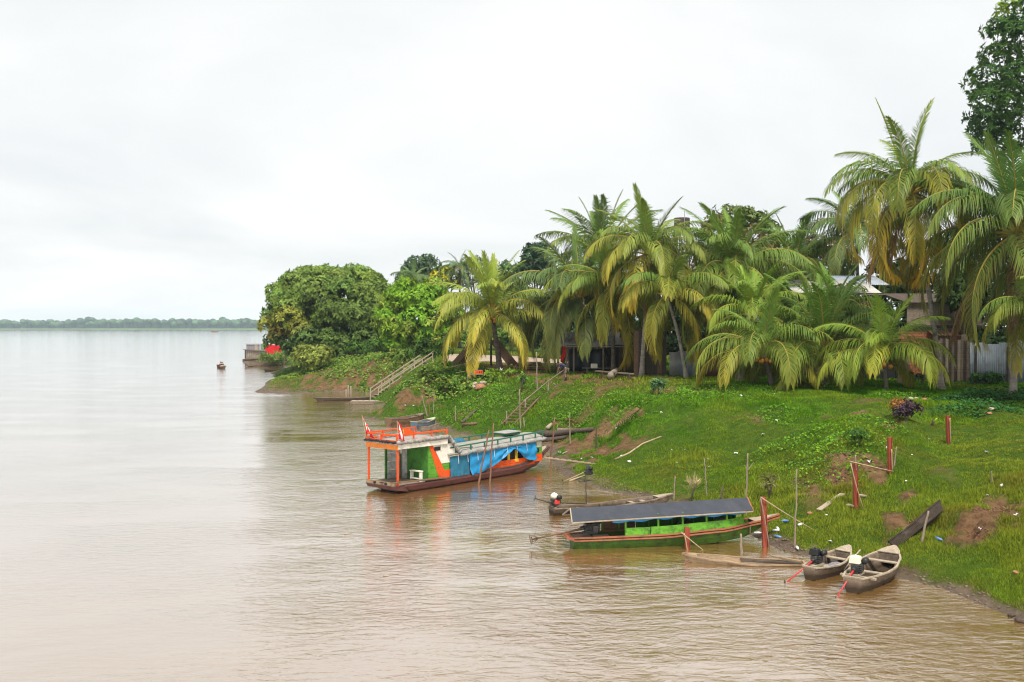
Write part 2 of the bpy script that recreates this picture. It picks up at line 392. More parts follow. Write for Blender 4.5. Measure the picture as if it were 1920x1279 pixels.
MUD = blob_pts([(770, 738, 1.6, 3.2), (755, 752, .7, 2.5), (785, 728, 2.2, 2.2), (640, 724, .5, 9), (600, 724, .45, 9), (690, 724, .5, 8), (560, 728, .3, 6), (660, 712, 1.1, 8), (610, 712, 1.0, 8),
    (1060, 850, .25, 3.0), (1100, 838, .4, 2.5), (1030, 838, .2, 2.5), (1140, 850, .5, 1.6), (1580, 915, 1.1, .9), (1605, 900, 1.3, .8), (1560, 930, .9, .8), (1725, 960, 1.0, 1.0), (1745, 972, .95, 1.0), (1700, 985, .8, .8),
    (1850, 970, 1.2, .9), (1875, 945, 1.5, .8), (1825, 990, 1.0, .7), (1600, 775, 2.9, .9), (1655, 800, 2.6, .8), (1250, 735, 3.0, 1.0), (1320, 735, 3.0, 1.0),
    (1000, 700, 3.1, 5), (940, 692, 3.1, 5), (1100, 706, 3.1, 4), (1060, 716, 3.0, 2.5), (1180, 712, 3.2, 3), (900, 690, 3.1, 3), (830, 760, .9, .9), (880, 760, 1.4, .8)])
def mudmask(x, y, z):
    x = np.asarray(x, float); y = np.asarray(y, float)
    m = np.zeros_like(x)
    for p, r in MUD: m = np.maximum(m, np.exp(-((x - p.x) ** 2 + (y - p.y) ** 2 * .45) / (r * r)))
    nz = fbm(x * 1.5, y * .9, 5, 5)
    m = np.clip((m * .8 - .48 + (nz - .5) * 3.0) * 2.6, 0, 1) * (m > .12)
    w = np.clip((.17 - z + (fbm(x * 1.6, y * 1.0, 9, 3) - .5) * .38) * 9, 0, 1)
    sp = np.clip((fbm(x * .33, y * .2, 21, 4) - .70) * 12, 0, 1) * .6
    return np.maximum(np.maximum(m, w), sp)
def H(x, y):
    x = np.asarray(x, float); y = np.asarray(y, float)
    z = H0(x, y)
    k = np.clip(z / .5, 0, 1)
    flat = 1 - .75 * np.clip((z - 2.9) / .4, 0, 1)
    z = z + k * flat * ((fbm(x * .45, y * .3, 1, 3) - .5) * .75 + (fbm(x * 1.5, y * 1.0, 2, 4) - .5) * .42)
    return z
def Hs(x, y): return float(H(np.array([x]), np.array([y]))[0])
def G(px, py, d0=16, d1=260):
    """where the line of sight through a pixel meets the ground"""
    r = ray(px, py); d = np.exp(np.linspace(math.log(d0), math.log(d1), 1500)); t = d / r.y
    z = CAM_Z + r.z * t; h = np.maximum(H(r.x * t, d), 0)
    i = int(np.argmax(z <= h)) if (z <= h).any() else len(d) - 1
    return Vector((r.x * t[i], d[i], float(max(h[i], z[i]))))
def GD(px, d):
    """ground point on a bearing at a distance"""
    x = (px - 960) / F * d; return Vector((x, d, Hs(x, d)))

rows = np.exp(np.linspace(math.log(13.0), math.log(520), 380)); cols = np.linspace(-.62, 1.25, 480)
gx = rows[:, None] * cols[None]; gy = np.repeat(rows[:, None], len(cols), 1)
gz = H(gx, gy)
mud = mudmask(gx, gy, gz)
rough_mud = (fbm(gx * 2.2, gy * 1.6, 31, 5) - .5) * .6 * mud * np.clip(gz / .4, 0, 1)
gz = gz + rough_mud
TV = np.stack([gx, gy, gz], -1).reshape(-1, 3)
nr, nc = len(rows), len(cols)
ii = (np.arange(nr - 1)[:, None] * nc + np.arange(nc - 1)[None]).ravel()
TF = np.stack([ii, ii + 1, ii + nc + 1, ii + nc], 1)
TF = TF[(TV[TF][:, :, 2].max(1) > -.9)]
used = np.unique(TF); rem = -np.ones(len(TV), int); rem[used] = np.arange(len(used))
wet = np.clip((.30 - gz) * 4, 0, 1)
tcol = np.stack([mud, wet, fbm(gx * .25, gy * .18, 40, 4)], -1).reshape(-1, 3)

m_ground = bpy.data.materials.new('bank_soil'); nt, n, l, b = nodes_of(m_ground)
at = n.new("ShaderNodeAttribute"); at.attribute_name = 'Col'; sp = n.new("ShaderNodeSeparateColor"); l.new(at.outputs['Color'], sp.inputs[0])
tc = n.new("ShaderNodeTexCoord")
nz1 = n.new("ShaderNodeTexNoise"); nz1.inputs['Scale'].default_value = 2.4; nz1.inputs['Detail'].default_value = 9; nz1.inputs['Roughness'].default_value = .7; l.new(tc.outputs['Object'], nz1.inputs[0])
def ramp(src, stops):
    r = n.new("ShaderNodeValToRGB"); e = r.color_ramp.elements
    for i, (p, c) in enumerate(stops):
        if i < 2: e[i].position = p; e[i].color = (*c, 1)
        else: k = e.new(p); k.color = (*c, 1)
    l.new(src, r.inputs[0]); return r.outputs[0]
def mixc(f, a, b_):
    x = n.new("ShaderNodeMix"); x.data_type = 'RGBA'; l.new(f, x.inputs[0]); l.new(a, x.inputs[6]); l.new(b_, x.inputs[7]); return x.outputs[2]
c_gr = ramp(nz1.outputs[0], [(.3, (.022, .05, .004)), (.7, (.07, .12, .012))])
c_md = ramp(nz1.outputs[0], [(.28, (.05, .029, .016)), (.5, (.15, .083, .042)), (.72, (.235, .145, .08))])
c_wt = ramp(nz1.outputs[0], [(.3, (.085, .062, .045)), (.7, (.18, .14, .105))])
c1 = mixc(sp.outputs[1], c_md, c_wt); c2 = mixc(sp.outputs[0], c_gr, c1)
l.new(c2, b.inputs['Base Color']); b.inputs['Roughness'].default_value = .95; b.inputs['Specular IOR Level'].default_value = .08
bp = n.new("ShaderNodeBump"); bp.inputs['Strength'].default_value = 1.0; bp.inputs['Distance'].default_value = .22
l.new(nz1.outputs[0], bp.inputs['Height']); l.new(bp.outputs[0], b.inputs['Normal'])
ground = fast_mesh('river_bank', TV[used], rem[TF], m_ground, col=tcol[used], smooth=True)
struct(ground)

# ------------------------------------------------------------------ river
m_water = bpy.data.materials.new('muddy_river'); nt, n, l, b = nodes_of(m_water)
tc = n.new("ShaderNodeTexCoord")
def wav(scale, stretch, det, rough, dist=0.0):
    mp = n.new("ShaderNodeMapping"); mp.inputs['Scale'].default_value = stretch; mp.inputs['Rotation'].default_value = (0, 0, R(-12))
    l.new(tc.outputs['Object'], mp.inputs[0])
    q = n.new("ShaderNodeTexNoise"); q.inputs['Scale'].default_value = scale; q.inputs['Detail'].default_value = det; q.inputs['Roughness'].default_value = rough
    q.inputs['Distortion'].default_value = dist
    l.new(mp.outputs[0], q.inputs[0]); return q.outputs[0]
def mth(op, a, b_=None):
    q = n.new("ShaderNodeMath"); q.operation = op
    for i, v in enumerate((a, b_)):
        if v is None: continue
        if isinstance(v, (int, float)): q.inputs[i].default_value = v
        else: l.new(v, q.inputs[i])
    return q.outputs[0]
sxyz = n.new("ShaderNodeSeparateXYZ"); l.new(tc.outputs['Object'], sxyz.inputs[0])
def mrange(src, a, b_, c, d_):
    q = n.new("ShaderNodeMapRange"); l.new(src, q.inputs[0])
    for i, v in enumerate((a, b_, c, d_)): q.inputs[i + 1].default_value = v
    return q.outputs[0]
calm = mth('MULTIPLY', mrange(sxyz.outputs[1], 25, 170, 1.0, .6), mrange(sxyz.outputs[0], -14, 6, .6, 1.0))   # open river runs smoother than the shallows
patch = wav(.11, (1, 2.2, 1), 3, .55, .6)
small = wav(2.3, (1, 1.9, 1), 4, .6, .4); mid = wav(.55, (1, 1.7, 1), 3, .5, .3); big = wav(.09, (1, 2.0, 1), 2, .5)
amp = ramp(patch, [(.34, (.22, .22, .22)), (.64, (1.2, 1.2, 1.2))])
hgt = mth('ADD', mth('MULTIPLY', small, mth('MULTIPLY', amp, .058)), mth('ADD', mth('MULTIPLY', mid, .05), mth('MULTIPLY', big, .02)))
hgt = mth('MULTIPLY', hgt, calm)
bp = n.new("ShaderNodeBump"); bp.inputs['Strength'].default_value = 1.0; bp.inputs['Distance'].default_value = 1.0
l.new(hgt, bp.inputs['Height']); l.new(bp.outputs[0], b.inputs['Normal'])
c_w = ramp(wav(.12, (1, 1.5, 1), 4, .6), [(.3, (.205, .108, .026)), (.7, (.245, .138, .042))])
l.new(c_w, b.inputs['Base Color'])
b.inputs['Roughness'].default_value = .6; b.inputs['Specular IOR Level'].default_value = 0.0
gl = n.new("ShaderNodeBsdfGlossy"); gl.inputs['Roughness'].default_value = .06; gl.inputs['Color'].default_value = (1, 1, 1, 1); l.new(bp.outputs[0], gl.inputs['Normal'])
lw_ = n.new("ShaderNodeLayerWeight"); lw_.inputs['Blend'].default_value = .5; l.new(bp.outputs[0], lw_.inputs['Normal'])
lw0 = n.new("ShaderNodeLayerWeight"); lw0.inputs['Blend'].default_value = .5
fres = mth('ADD', mth('MULTIPLY', mth('POWER', mth('ADD', mth('MULTIPLY', lw_.outputs['Facing'], .4), mth('MULTIPLY', lw0.outputs['Facing'], .6)), 1.45), .97), .01)
mxw = n.new("ShaderNodeMixShader"); l.new(fres, mxw.inputs[0]); l.new(b.outputs[0], mxw.inputs[1]); l.new(gl.outputs[0], mxw.inputs[2]); l.new(mxw.outputs[0], n['Material Output'].inputs[0])
ys = np.concatenate([np.array([-60, 0, 12.]), np.exp(np.linspace(math.log(20), math.log(2280), 40))])
us = np.linspace(-1, 1, 9)
hw = np.where(ys < 60, 120, ys * 1.15 + 60)
WV = np.stack([us[None] * hw[:, None], np.repeat(ys[:, None], 9, 1), np.zeros((len(ys), 9))], -1).reshape(-1, 3)
ii = (np.arange(len(ys) - 1)[:, None] * 9 + np.arange(8)[None]).ravel()
struct(fast_mesh('river_water', WV, np.stack([ii, ii + 1, ii + 10, ii + 9], 1), m_water))

# far bank, two kilometres off
fb = MB()
def far_edge(x): return 2150 - .06 * (x + 1100) + 18 * math.sin(x * .011) + 9 * math.sin(x * .037 + 1)
def fbf(u, v):
    x = -2300 + 4600 * u
    return (x, far_edge(x) - 6 + 520 * v ** 2, -1.0 + 3.6 * min(1, v * 12))
fb.grid(fbf, 160, 14)
struct(fb.build('far_river_bank', mat('far_grass', (.085, .125, .05), .9, .35, .02, bump=0), smooth=True))
# ------------------------------------------------------------------ foliage makers
LEAF = leafmat('leaf', .6, .2, .08)
FROND = leafmat('frond_leaf', .5, .17, .16)
GRASS = leafmat('grass_blade', 1.0, .3, 0.0)

def leaves(Pn, D, N, L, W, col, fold=.12):
    """one diamond leaf per row: base point, direction, normal, length, width, colour"""
    n = len(Pn); D = norm(D); S = norm(np.cross(D, N)); U = norm(np.cross(S, D))
    L = np.broadcast_to(L, (n,))[:, None]; W = np.broadcast_to(W, (n,))[:, None]
    mid = Pn + D * L * .45
    V = np.stack([Pn, mid + S * W * .5 + U * W * fold, Pn + D * L - U * L * .1, mid - S * W * .5 + U * W * fold], 1).reshape(-1, 3)
    Fc = np.arange(n)[:, None] * 4 + np.array([[0, 1, 2, 3]])
    return V, Fc, np.repeat(col, 4, 0)

def crown_mesh(name, lobes, per, k, L, W, cols, parent, seed=0, droop=.35, jitter=.25, inner=.3, fine=.9):
    """lobes: (centre, radii) ; cols: per-lobe colour; whorls of k leaves over the lobes' skins"""
    r = np.random.default_rng(seed)
    VV, FF, CC = [], [], []; o = 0
    for (c, rad), col in zip(lobes, cols):
        c = np.array(c); rad = np.array(rad) * np.ones(3)
        n = int(per * (rad.mean() ** 2))
        d = norm(r.normal(size=(n, 3))); d[:, 2] = np.where(d[:, 2] < -.35, -d[:, 2], d[:, 2])
        nz = fbm(d[:, 0] * 2.2 + c[0], d[:, 1] * 2.2 + d[:, 2] * 3 + c[1], seed + 3, 3)
        rr = 1 + (nz - .5) * jitter * 2.2 + r.normal(size=n) * .06
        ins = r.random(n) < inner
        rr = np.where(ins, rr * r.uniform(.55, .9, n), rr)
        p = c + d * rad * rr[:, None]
        base = np.array(col)[None] * 1.5 * (1 + r.normal(size=(n, 1)) * .16) * np.where(ins, .8, 1.0)[:, None]  # inner leaves tinted darker, shade inside the lobe painted into their colour
        base = base * (1 + (fbm(p[:, 0] * .9, p[:, 2] * .9 + p[:, 1] * .7, seed + 8, 2)[:, None] - .5) * .5)
        # whorl
        P2 = np.repeat(p, k, 0); N2 = np.repeat(d, k, 0)
        rnd = r.normal(size=(n * k, 3))
        tang = norm(rnd - (rnd * N2).sum(1, keepdims=True) * N2)
        D2 = tang * .85 + N2 * r.uniform(.15, .7, (n * k, 1)); D2[:, 2] -= droop * r.uniform(.4, 1.5, n * k)
        C2 = np.repeat(base, k, 0) * (1 + r.normal(size=(n * k, 1)) * .1)
        l_ = L * r.uniform(.7, 1.25, n * k); w_ = W * r.uniform(.75, 1.2, n * k)
        V, Fc, Cc = leaves(P2, D2, N2 + r.normal(size=N2.shape) * .3, l_, w_, np.clip(C2, .004, .9))
        VV.append(V); FF.append(Fc + o); CC.append(Cc); o += len(V)
    return fast_mesh(name, np.concatenate(VV), np.concatenate(FF), LEAF, parent, np.concatenate(CC))

def tree(name, label, px0, px1, py0, py1, d, col, cat='tree', trunk_px=None, group=None, seed=1, nl=26, per=60, k=6, L=.5, W=.18, col2=None, c2=0.0, depth=.8,
         lobe=(.26, .42), droop=.35, gappy=False, base_d=None, flat=0.0, inner=.25, trunk_r=.3, extra=None, lim_vis=True):
    r = np.random.default_rng(seed)
    a = P(px0, py1, d=d); bq = P(px1, py0, d=d)
    cx, cz = (a.x + bq.x) / 2, (a.z + bq.z) / 2; rx, rz = (bq.x - a.x) / 2, (bq.z - a.z) / 2; ry = rx * depth
    tp = GD(trunk_px if trunk_px else (px0 + px1) / 2, base_d or d)
    t = thing(name, label, cat, tp, group=group)
    ctr = np.array([cx - tp.x, d - tp.y, cz - tp.z]); Rr = np.array([rx, ry, rz])
    lobes, cols = [], []
    for i in range(nl):
        th = 2 * math.pi * ((i * .618) % 1) + r.normal() * .3; zz_ = -.75 + 1.7 * (i + .5) / nl; zz_ = min(.98, zz_)
        h = math.sqrt(max(0, 1 - zz_ * zz_)); h = h * (1 - flat * .0)
        s = r.uniform(lobe[0], lobe[1]); q = 1 - s * r.uniform(.85, 1.05)
        dv = np.array([math.cos(th) * h, math.sin(th) * h, zz_])
        lobes.append((ctr + dv * Rr * q, (Rr.mean() * s * 1.05, Rr.mean() * s * 1.05, Rr.mean() * s * r.uniform(.65, .95))))
        cc = np.array(col) * r.uniform(.78, 1.2) * np.array([r.uniform(.9, 1.12), 1, r.uniform(.85, 1.15)])
        if col2 is not None and r.random() < c2: cc = np.array(col2) * r.uniform(.85, 1.15)
        cols.append(cc)
    if extra:
        for (ex, ey, er, ec, dd) in extra:
            q = P(ex, ey, d=d + dd); er_m = er * d / F
            lobes.append((np.array([q.x - tp.x, q.y - tp.y, q.z - tp.z]), (er_m, er_m, er_m * .85))); cols.append(np.array(ec))
    tb = MB(); fork = Vector((ctr[0] * .5, ctr[1] * .5, max(.6, (ctr[2] - rz) * .6 + .35 * rz)))
    tb.tube([(0, 0, -.4), (.02, 0, fork.z * .3), (fork.x * .6, fork.y * .6, fork.z * .7), tuple(fork)], [trunk_r * 1.35, trunk_r, trunk_r * .85, trunk_r * .75], 9)
    tb.build('trunk', 'bark', t, True)
    for i in r.choice(nl, min(9, nl), replace=False):
        c = Vector(lobes[i][0]); lb = MB(); m_ = fork.lerp(c, .5) + Vector((r.normal() * .3, r.normal() * .3, .3))
        lb.tube([tuple(fork - Vector((0, 0, .2))), tuple(m_), tuple(c)], [trunk_r * .55, trunk_r * .33, trunk_r * .12], 6)
        lb.build('limb', 'bark', t, True)
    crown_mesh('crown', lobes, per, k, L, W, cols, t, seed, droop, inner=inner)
    return t

def bush(name, label, px, py, d, wpx, hpx, col, seed=1, k=6, L=.3, W=.14, per=60, nl=9, cat='bush', group=None, z=None, droop=.25, col2=None, c2=.2, stem='bark'):
    r = np.random.default_rng(seed)
    g = G(px, py) if d is None else GD(px, d)
    dd = g.y; w = wpx * dd / F / 2; h = hpx * dd / F
    t = thing(name, label, cat, g, group=group)
    lobes, cols = [], []
    for i in range(nl):
        a = r.uniform(0, 2 * math.pi); q = math.sqrt(r.random()) * .7; zc = r.uniform(.3, .78)
        s = r.uniform(.3, .45) * min(w, h)
        lobes.append((np.array([math.cos(a) * q * w, math.sin(a) * q * w * .8, h * zc]), (s * 1.15, s, s * .9)))
        cc = np.array(col) * r.uniform(.75, 1.25)
        if col2 is not None and r.random() < c2: cc = np.array(col2) * r.uniform(.85, 1.15)
        cols.append(cc)
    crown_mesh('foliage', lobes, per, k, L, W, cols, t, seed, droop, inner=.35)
    for i in range(min(4, nl)):
        b_ = MB(); c = Vector(lobes[i][0]); b_.tube([(0, 0, -.15), tuple(c * .5 + Vector((0, 0, .1))), tuple(c)], [.035, .025, .012], 5); b_.build('stem', stem, t, True)
    return t

# ------------------------------------------------------------------ coconut palms
def frond(parent, base, az, e0, L, droop, grav, col, tipcol, yel, nl=62, lw=.055, ll=.95, seed=0, twist=0.0, curl=1.2, dead=0.0, fwd=1.0):
    r = np.random.default_rng(seed); n = 22
    s = np.linspace(0, 1, n); el = e0 - droop * s ** curl
    az_s = az + twist * s ** 1.5
    T = np.stack([np.cos(el) * np.sin(az_s), np.cos(el) * np.cos(az_s), np.sin(el)], 1)
    pts_ = np.concatenate([[np.zeros(3)], np.cumsum((T[1:] + T[:-1]) / 2 * (L / (n - 1)), 0)]) + np.array(base)
    side = norm(np.stack([np.cos(az_s), -np.sin(az_s), np.zeros(n)], 1))
    roll = r.uniform(-.35, .35) + twist * .3
    up = norm(np.cross(side, T)); side = side * math.cos(roll) + up * math.sin(roll); up = norm(np.cross(side, T))
    # rachis, a four-sided tapering stem
    rad = np.interp(s, [0, .12, 1], [.085, .042, .010]) * (L / 5.0)
    ring = np.stack([side, up, -side, -up], 1) * rad[:, None, None] + pts_[:, None]
    V = [ring.reshape(-1, 3)]; base_i = np.arange(n - 1)[:, None] * 4
    q = np.arange(4)[None]; q2 = (q + 1) % 4
    Fq = [np.stack([base_i + q, base_i + q2, base_i + 4 + q2, base_i + 4 + q], -1).reshape(-1, 4)]
    stemc = np.array([.42, .30, .06]) if dead < .5 else np.array([.20, .12, .06])
    Cc = [np.repeat((stemc * (.8 + .4 * r.random()) * (1 - .35 * s[:, None]) + np.array(col) * .35 * s[:, None]), 4, 0)]
    o = n * 4
    # leaflets
    for sg in (-1, 1):
        u = np.linspace(.13, .995, nl) + r.normal(size=nl) * .004
        u = np.clip(u, .1, 1)
        def at_(A): return np.stack([np.interp(u, s, A[:, k]) for k in range(3)], 1)
        p, tt, sd, uu = at_(pts_), norm(at_(T)), norm(at_(side)), norm(at_(up))
        lf = ll * (L / 5.0) ** .6 * np.interp(u, [.1, .25, .5, .8, 1], [.55, .95, 1.0, .78, .38]) * r.uniform(.88, 1.1, nl)
        fw = np.interp(u, [.1, .6, 1], [.35, .65, 1.35])[:, None] * fwd * r.uniform(.85, 1.15, (nl, 1))
        d1 = norm(sd * sg + tt * fw + uu * .30 + np.array([0, 0, -1.0]) * grav * r.uniform(.3, .7, (nl, 1)) + r.normal(size=(nl, 3)) * .055)
        d2 = norm(d1 + np.array([0, 0, -1.0]) * grav * r.uniform(1.0, 2.2, (nl, 1)) + tt * .12 + r.normal(size=(nl, 3)) * .06)
        a = p; m = p + d1 * lf[:, None] * .45; e = m + d2 * lf[:, None] * .55
        wv = norm(np.cross(d1, uu + sd * sg * .35)) ; w = lw * r.uniform(.8, 1.15, nl)[:, None] * (L / 5.0) ** .6
        V.append(np.stack([a - wv * w * .35, a + wv * w * .35, m + wv * w * .55, m - wv * w * .55, e + wv * w * .08, e - wv * w * .08], 1).reshape(-1, 3))
        b0 = o + np.arange(nl)[:, None] * 6
        Fq.append(np.concatenate([b0 + np.array([[0, 1, 2, 3]]), b0 + np.array([[3, 2, 4, 5]])], 0)); o += nl * 6
        y = np.clip(yel * (.25 + .9 * u ** 1.5) + r.normal(size=nl) * .10 * yel ** .5, 0, 1)[:, None]
        cb = (np.array(col)[None] * (1 - y) + np.array(tipcol)[None] * y) * (1 + r.normal(size=(nl, 1)) * .13)
        ye = np.clip(y * 1.5 + yel * .15, 0, 1)
        ce = (np.array(col)[None] * (1 - ye) + np.array(tipcol)[None] * ye) * (1 + r.normal(size=(nl, 1)) * .1)
        cm = cb * .5 + ce * .5
        Cc.append(np.stack([cb, cb, cm, cm, ce, ce], 1).reshape(-1, 3))
    return fast_mesh('frond', np.concatenate(V), np.concatenate(Fq), FROND, parent, np.clip(np.concatenate(Cc), .004, .9))

_nut = None
def nut_mesh():
    global _nut
    if _nut is None:
        b_ = MB(); b_.ell((0, 0, 0), (.105, .105, .13), 8, 6)
        me = bpy.data.meshes.new('coconut'); me.from_pydata(b_.v, [], b_.f); me.update()
        me.polygons.foreach_set('use_smooth', [True] * len(me.polygons)); _nut = me
    return _nut
NUTM = {}
def palm(label, base_px, base_d, crown_px, crown_py, flen_px, n=22, green=(.085, .135, .03), yellow=(.47, .31, .03), yel=.6, trunk_r=.15, bark='bark_palm', nuts=None, seed=1,
         crown_dd=0.0, droopy=1.0, skirt=0, spear=1.0, group='coconut palms along the bank', az_bias=None, lw=.06, eymin=-.35, nl=62, upr=.28):
    r = np.random.default_rng(seed); upr = upr * .8
    g = GD(base_px, base_d); t = thing('coconut_palm', label, 'palm tree', g, group=group)
    c = P(crown_px, crown_py, d=base_d + crown_dd) - g
    L = 1.16 * flen_px * (base_d + crown_dd) / F; n = int(n * 1.25); yel = yel * .66
    # trunk with leaf-scar rings, leaning out of a swollen foot
    nr_ = 40; path, rad = [], []
    lean = Vector((c.x, c.y, 0))
    for i in range(nr_ + 1):
        s = i / nr_; sw = .35 * s + .65 * s ** 2 if lean.length > .6 else s
        path.append((c.x * (s * .8 + .2 * s * s) + math.sin(s * 3.1) * lean.length * .06, c.y * s, -.25 + (c.z + .25) * s))
        rad.append(trunk_r * (1.0 - .38 * s + .75 * math.exp(-s * 14)) * (1 + (.075 if i % 2 else -.045)))
    tb = MB(); tb.tube(path, rad, 10); tb.build('trunk', bark, t, True)
    hb = MB(); hb.tube([(c.x, c.y, c.z - .35), (c.x, c.y, c.z), (c.x, c.y, c.z + .45)], [trunk_r * .8, trunk_r * 1.15, trunk_r * .4], 9); hb.build('crown_shaft', 'dry', t, True)
    ga = 2.39996; a0 = r.uniform(0, 6.28)
    for i in range(n):
        age = (i + .5) / n
        az = a0 + i * ga + r.normal() * .15
        if az_bias is not None and r.random() < .35 and age > .3: az = az_bias + r.normal() * .6
        e0 = np.interp(age, [0, upr * .5, upr, .65, 1], [1.45, 1.25, 1.0, .72, eymin]) + r.normal() * .08
        dr = (np.interp(age, [0, upr, .65, 1], [.35, 1.45, 2.25, 1.7]) + r.normal() * .12) * droopy
        gv = np.interp(age, [0, upr * .6, upr * 1.3, 1], [.14, .40, .95, 1.35]) + r.normal() * .05
        Lf = L * np.interp(age, [0, .12, .3, 1], [.74 * spear, .80, .95, 1.02]) * r.uniform(.93, 1.07)
        yv = float(np.clip(np.interp(age, [0, .3, .6, 1], [.18, .05, .35, .95]) * yel * r.uniform(.6, 1.3), 0, 1))
        gc = np.array(green) * np.array([1.12, 1.36, 1.0]) * np.interp(age, [0, .3, 1], [1.45, 1.0, .95]) * r.uniform(.85, 1.15)
        frond(t, (c.x + math.sin(az) * trunk_r * .5, c.y + math.cos(az) * trunk_r * .5, c.z + .15 + .25 * (1 - age)), az, float(e0), float(Lf), float(dr), float(max(.03, gv)), gc, yellow, yv,
              int(nl * 1.15), lw * .78, float(np.interp(age, [0, upr, upr * 1.5], [.85, 1.1, 1.38])), seed * 100 + i, r.normal() * .18, fwd=float(np.interp(age, [0, upr, upr * 1.5], [2.4, 1.5, 1.0])))
    for i in range(skirt):
        az = r.uniform(0, 6.28)
        frond(t, (c.x, c.y, c.z - .15), az, -.75 + r.normal() * .15, L * r.uniform(.75, .95), .75, 1.0, (.16, .09, .04), (.22, .13, .06), .8, nl - 18, lw, .8, seed * 100 + 60 + i, 0, dead=1)
    if nuts:
        k, mt, spread = nuts
        for i in range(k):
            az = r.uniform(0, 6.28) if i % 2 else 3.3 + r.normal() * .7
            o = bpy.data.objects.new('coconut', nut_for(mt)); C.objects.link(o); o.parent = t
            q = r.uniform(.25, spread + .12)
            o.location = (c.x + math.sin(az) * q, c.y + math.cos(az) * q, c.z - r.uniform(.05, .55)); o.rotation_euler = (r.normal() * .4, r.normal() * .4, r.uniform(0, 6))
            s_ = r.uniform(.85, 1.2); o.scale = (s_, s_, s_)
    return t
def nut_for(mt):
    if mt not in NUTM:
        me = nut_mesh().copy(); me.materials.append(M(mt)); NUTM[mt] = me
    return NUTM[mt]

GRN = (.080, .130, .030); GREY = (.085, .120, .045); LIME = (.135, .185, .030)
palm('stout coconut palm with golden yellow-green fronds standing apart at the left end', 938, 83, 922, 592, 128, 25, (.17, .20, .04), (.62, .44, .05), .85, .27, 'bark_palm_dark', (9, 'coconut_orange', .4), 3, droopy=.92, lw=.075, upr=.42)
palm('grey-green coconut palm whose fronds sweep left beside the open hut', 1106, 80, 1088, 562, 150, 24, (.075, .105, .04), (.36, .27, .05), .45, .22, 'bark_palm_dark', None, 4, az_bias=-1.6, eymin=-.5, skirt=2, droopy=.95, lw=.075)
palm('tall feathery coconut palm rearing behind the open hut', 1152, 86, 1128, 492, 138, 24, (.095, .14, .035), (.45, .33, .05), .5, .17, 'bark_palm_dark', None, 5, droopy=.85, lw=.075, upr=.45)
palm('coconut palm with orange nuts low in its crown above the open hut', 1150, 76, 1150, 552, 138, 22, (.10, .145, .03), (.55, .38, .04), .75, .18, 'bark_palm_dark', (8, 'coconut_orange', .4), 6, eymin=-.6, skirt=3, droopy=1.05, lw=.07)
palm('tall coconut palm with a spire of pale fronds and yellow skirt at mid bank', 1203, 73, 1216, 482, 138, 25, (.105, .145, .035), (.62, .41, .04), .95, .17, 'bark_palm', (10, 'coconut_tan', .42), 7, droopy=1.08, skirt=3, lw=.07, upr=.33)
palm('leaning grey-trunked coconut palm in front of the tin sheet fence', 1288, 70, 1252, 560, 128, 18, (.095, .14, .03), (.60, .40, .04), .85, .15, 'bark_palm', None, 8, droopy=1.0, lw=.07)
palm('broad lush coconut palm at the centre of the grove below the dark tree', 1388, 72, 1376, 512, 150, 27, (.10, .15, .035), (.50, .38, .05), .5, .19, 'bark_palm_dark', None, 9, droopy=.95, lw=.07, upr=.42)
palm('fresh green coconut palm with upright shoots in mid grove', 1385, 66, 1412, 596, 115, 18, LIME, (.55, .40, .05), .45, .16, 'bark_palm_dark', None, 10, droopy=.95, lw=.065, upr=.5)
palm('low coconut palm with wide arching fronds and orange nuts near the lawn', 1449, 60, 1432, 668, 150, 18, (.095, .14, .028), (.60, .42, .05), .65, .17, 'bark_palm_dark', (9, 'coconut_orange', .45), 11, droopy=1.12, lw=.062, upr=.25, eymin=.25)
palm('low coconut palm with tall upright fronds and orange nuts before the house', 1546, 60, 1545, 668, 170, 19, (.09, .145, .028), (.55, .40, .05), .45, .18, 'bark_palm_dark', (13, 'coconut_orange', .5), 12, droopy=.88, lw=.062, upr=.55, eymin=.2)
palm('smallest coconut palm with a stubby trunk and few orange nuts', 1663, 56, 1656, 672, 132, 16, LIME, (.66, .44, .04), .55, .13, 'bark_palm_dark', (4, 'coconut_orange', .33), 13, droopy=1.1, lw=.058, upr=.42, eymin=.3)
palm('tallest slender coconut palm with pale leaning trunk and golden hanging fronds', 1766, 57, 1707, 372, 172, 28, (.085, .135, .032), (.68, .40, .03), 1.0, .155, 'bark_palm', (14, 'coconut_orange', .42), 14, droopy=1.22, skirt=4, eymin=-.75, spear=1.25, lw=.056, upr=.24, nl=74)
palm('large dark green coconut palm at the right edge with a cluster of brown nuts', 1900, 53, 1908, 448, 232, 30, (.060, .105, .028), (.46, .33, .05), .55, .17, 'bark_palm', (14, 'coconut_tan', .5), 15, droopy=1.05, skirt=3, lw=.058, upr=.38, nl=80)
palm('hazy coconut palm half hidden behind the tallest palm', 1612, 80, 1606, 445, 120, 16, (.085, .125, .045), (.35, .30, .08), .3, .16, 'bark_palm_dark', None, 16, droopy=1.0, lw=.075)
palm('coconut palm cut by the right frame edge with yellowing low fronds', 1950, 49, 1948, 590, 120, 14, (.10, .14, .03), (.60, .42, .05), .8, .16, 'bark_palm', None, 17, droopy=1.2, lw=.055)
palm('coconut palm filling the gap behind the low palms of the lawn', 1490, 72, 1470, 596, 120, 16, (.08, .125, .03), (.45, .33, .05), .4, .16, 'bark_palm_dark', None, 18, droopy=1.0, lw=.065)
palm('middling coconut palm between leaning trunk and the central palm', 1335, 74, 1318, 566, 130, 17, (.09, .135, .03), (.55, .4, .05), .6, .16, 'bark_palm_dark', None, 41, droopy=1.05, lw=.07)
palm('dark coconut palm sweeping left over the timber pile', 1075, 88, 1050, 590, 118, 16, (.07, .10, .04), (.34, .26, .05), .4, .18, 'bark_palm_dark', None, 42, droopy=1.0, lw=.075, az_bias=-1.5)
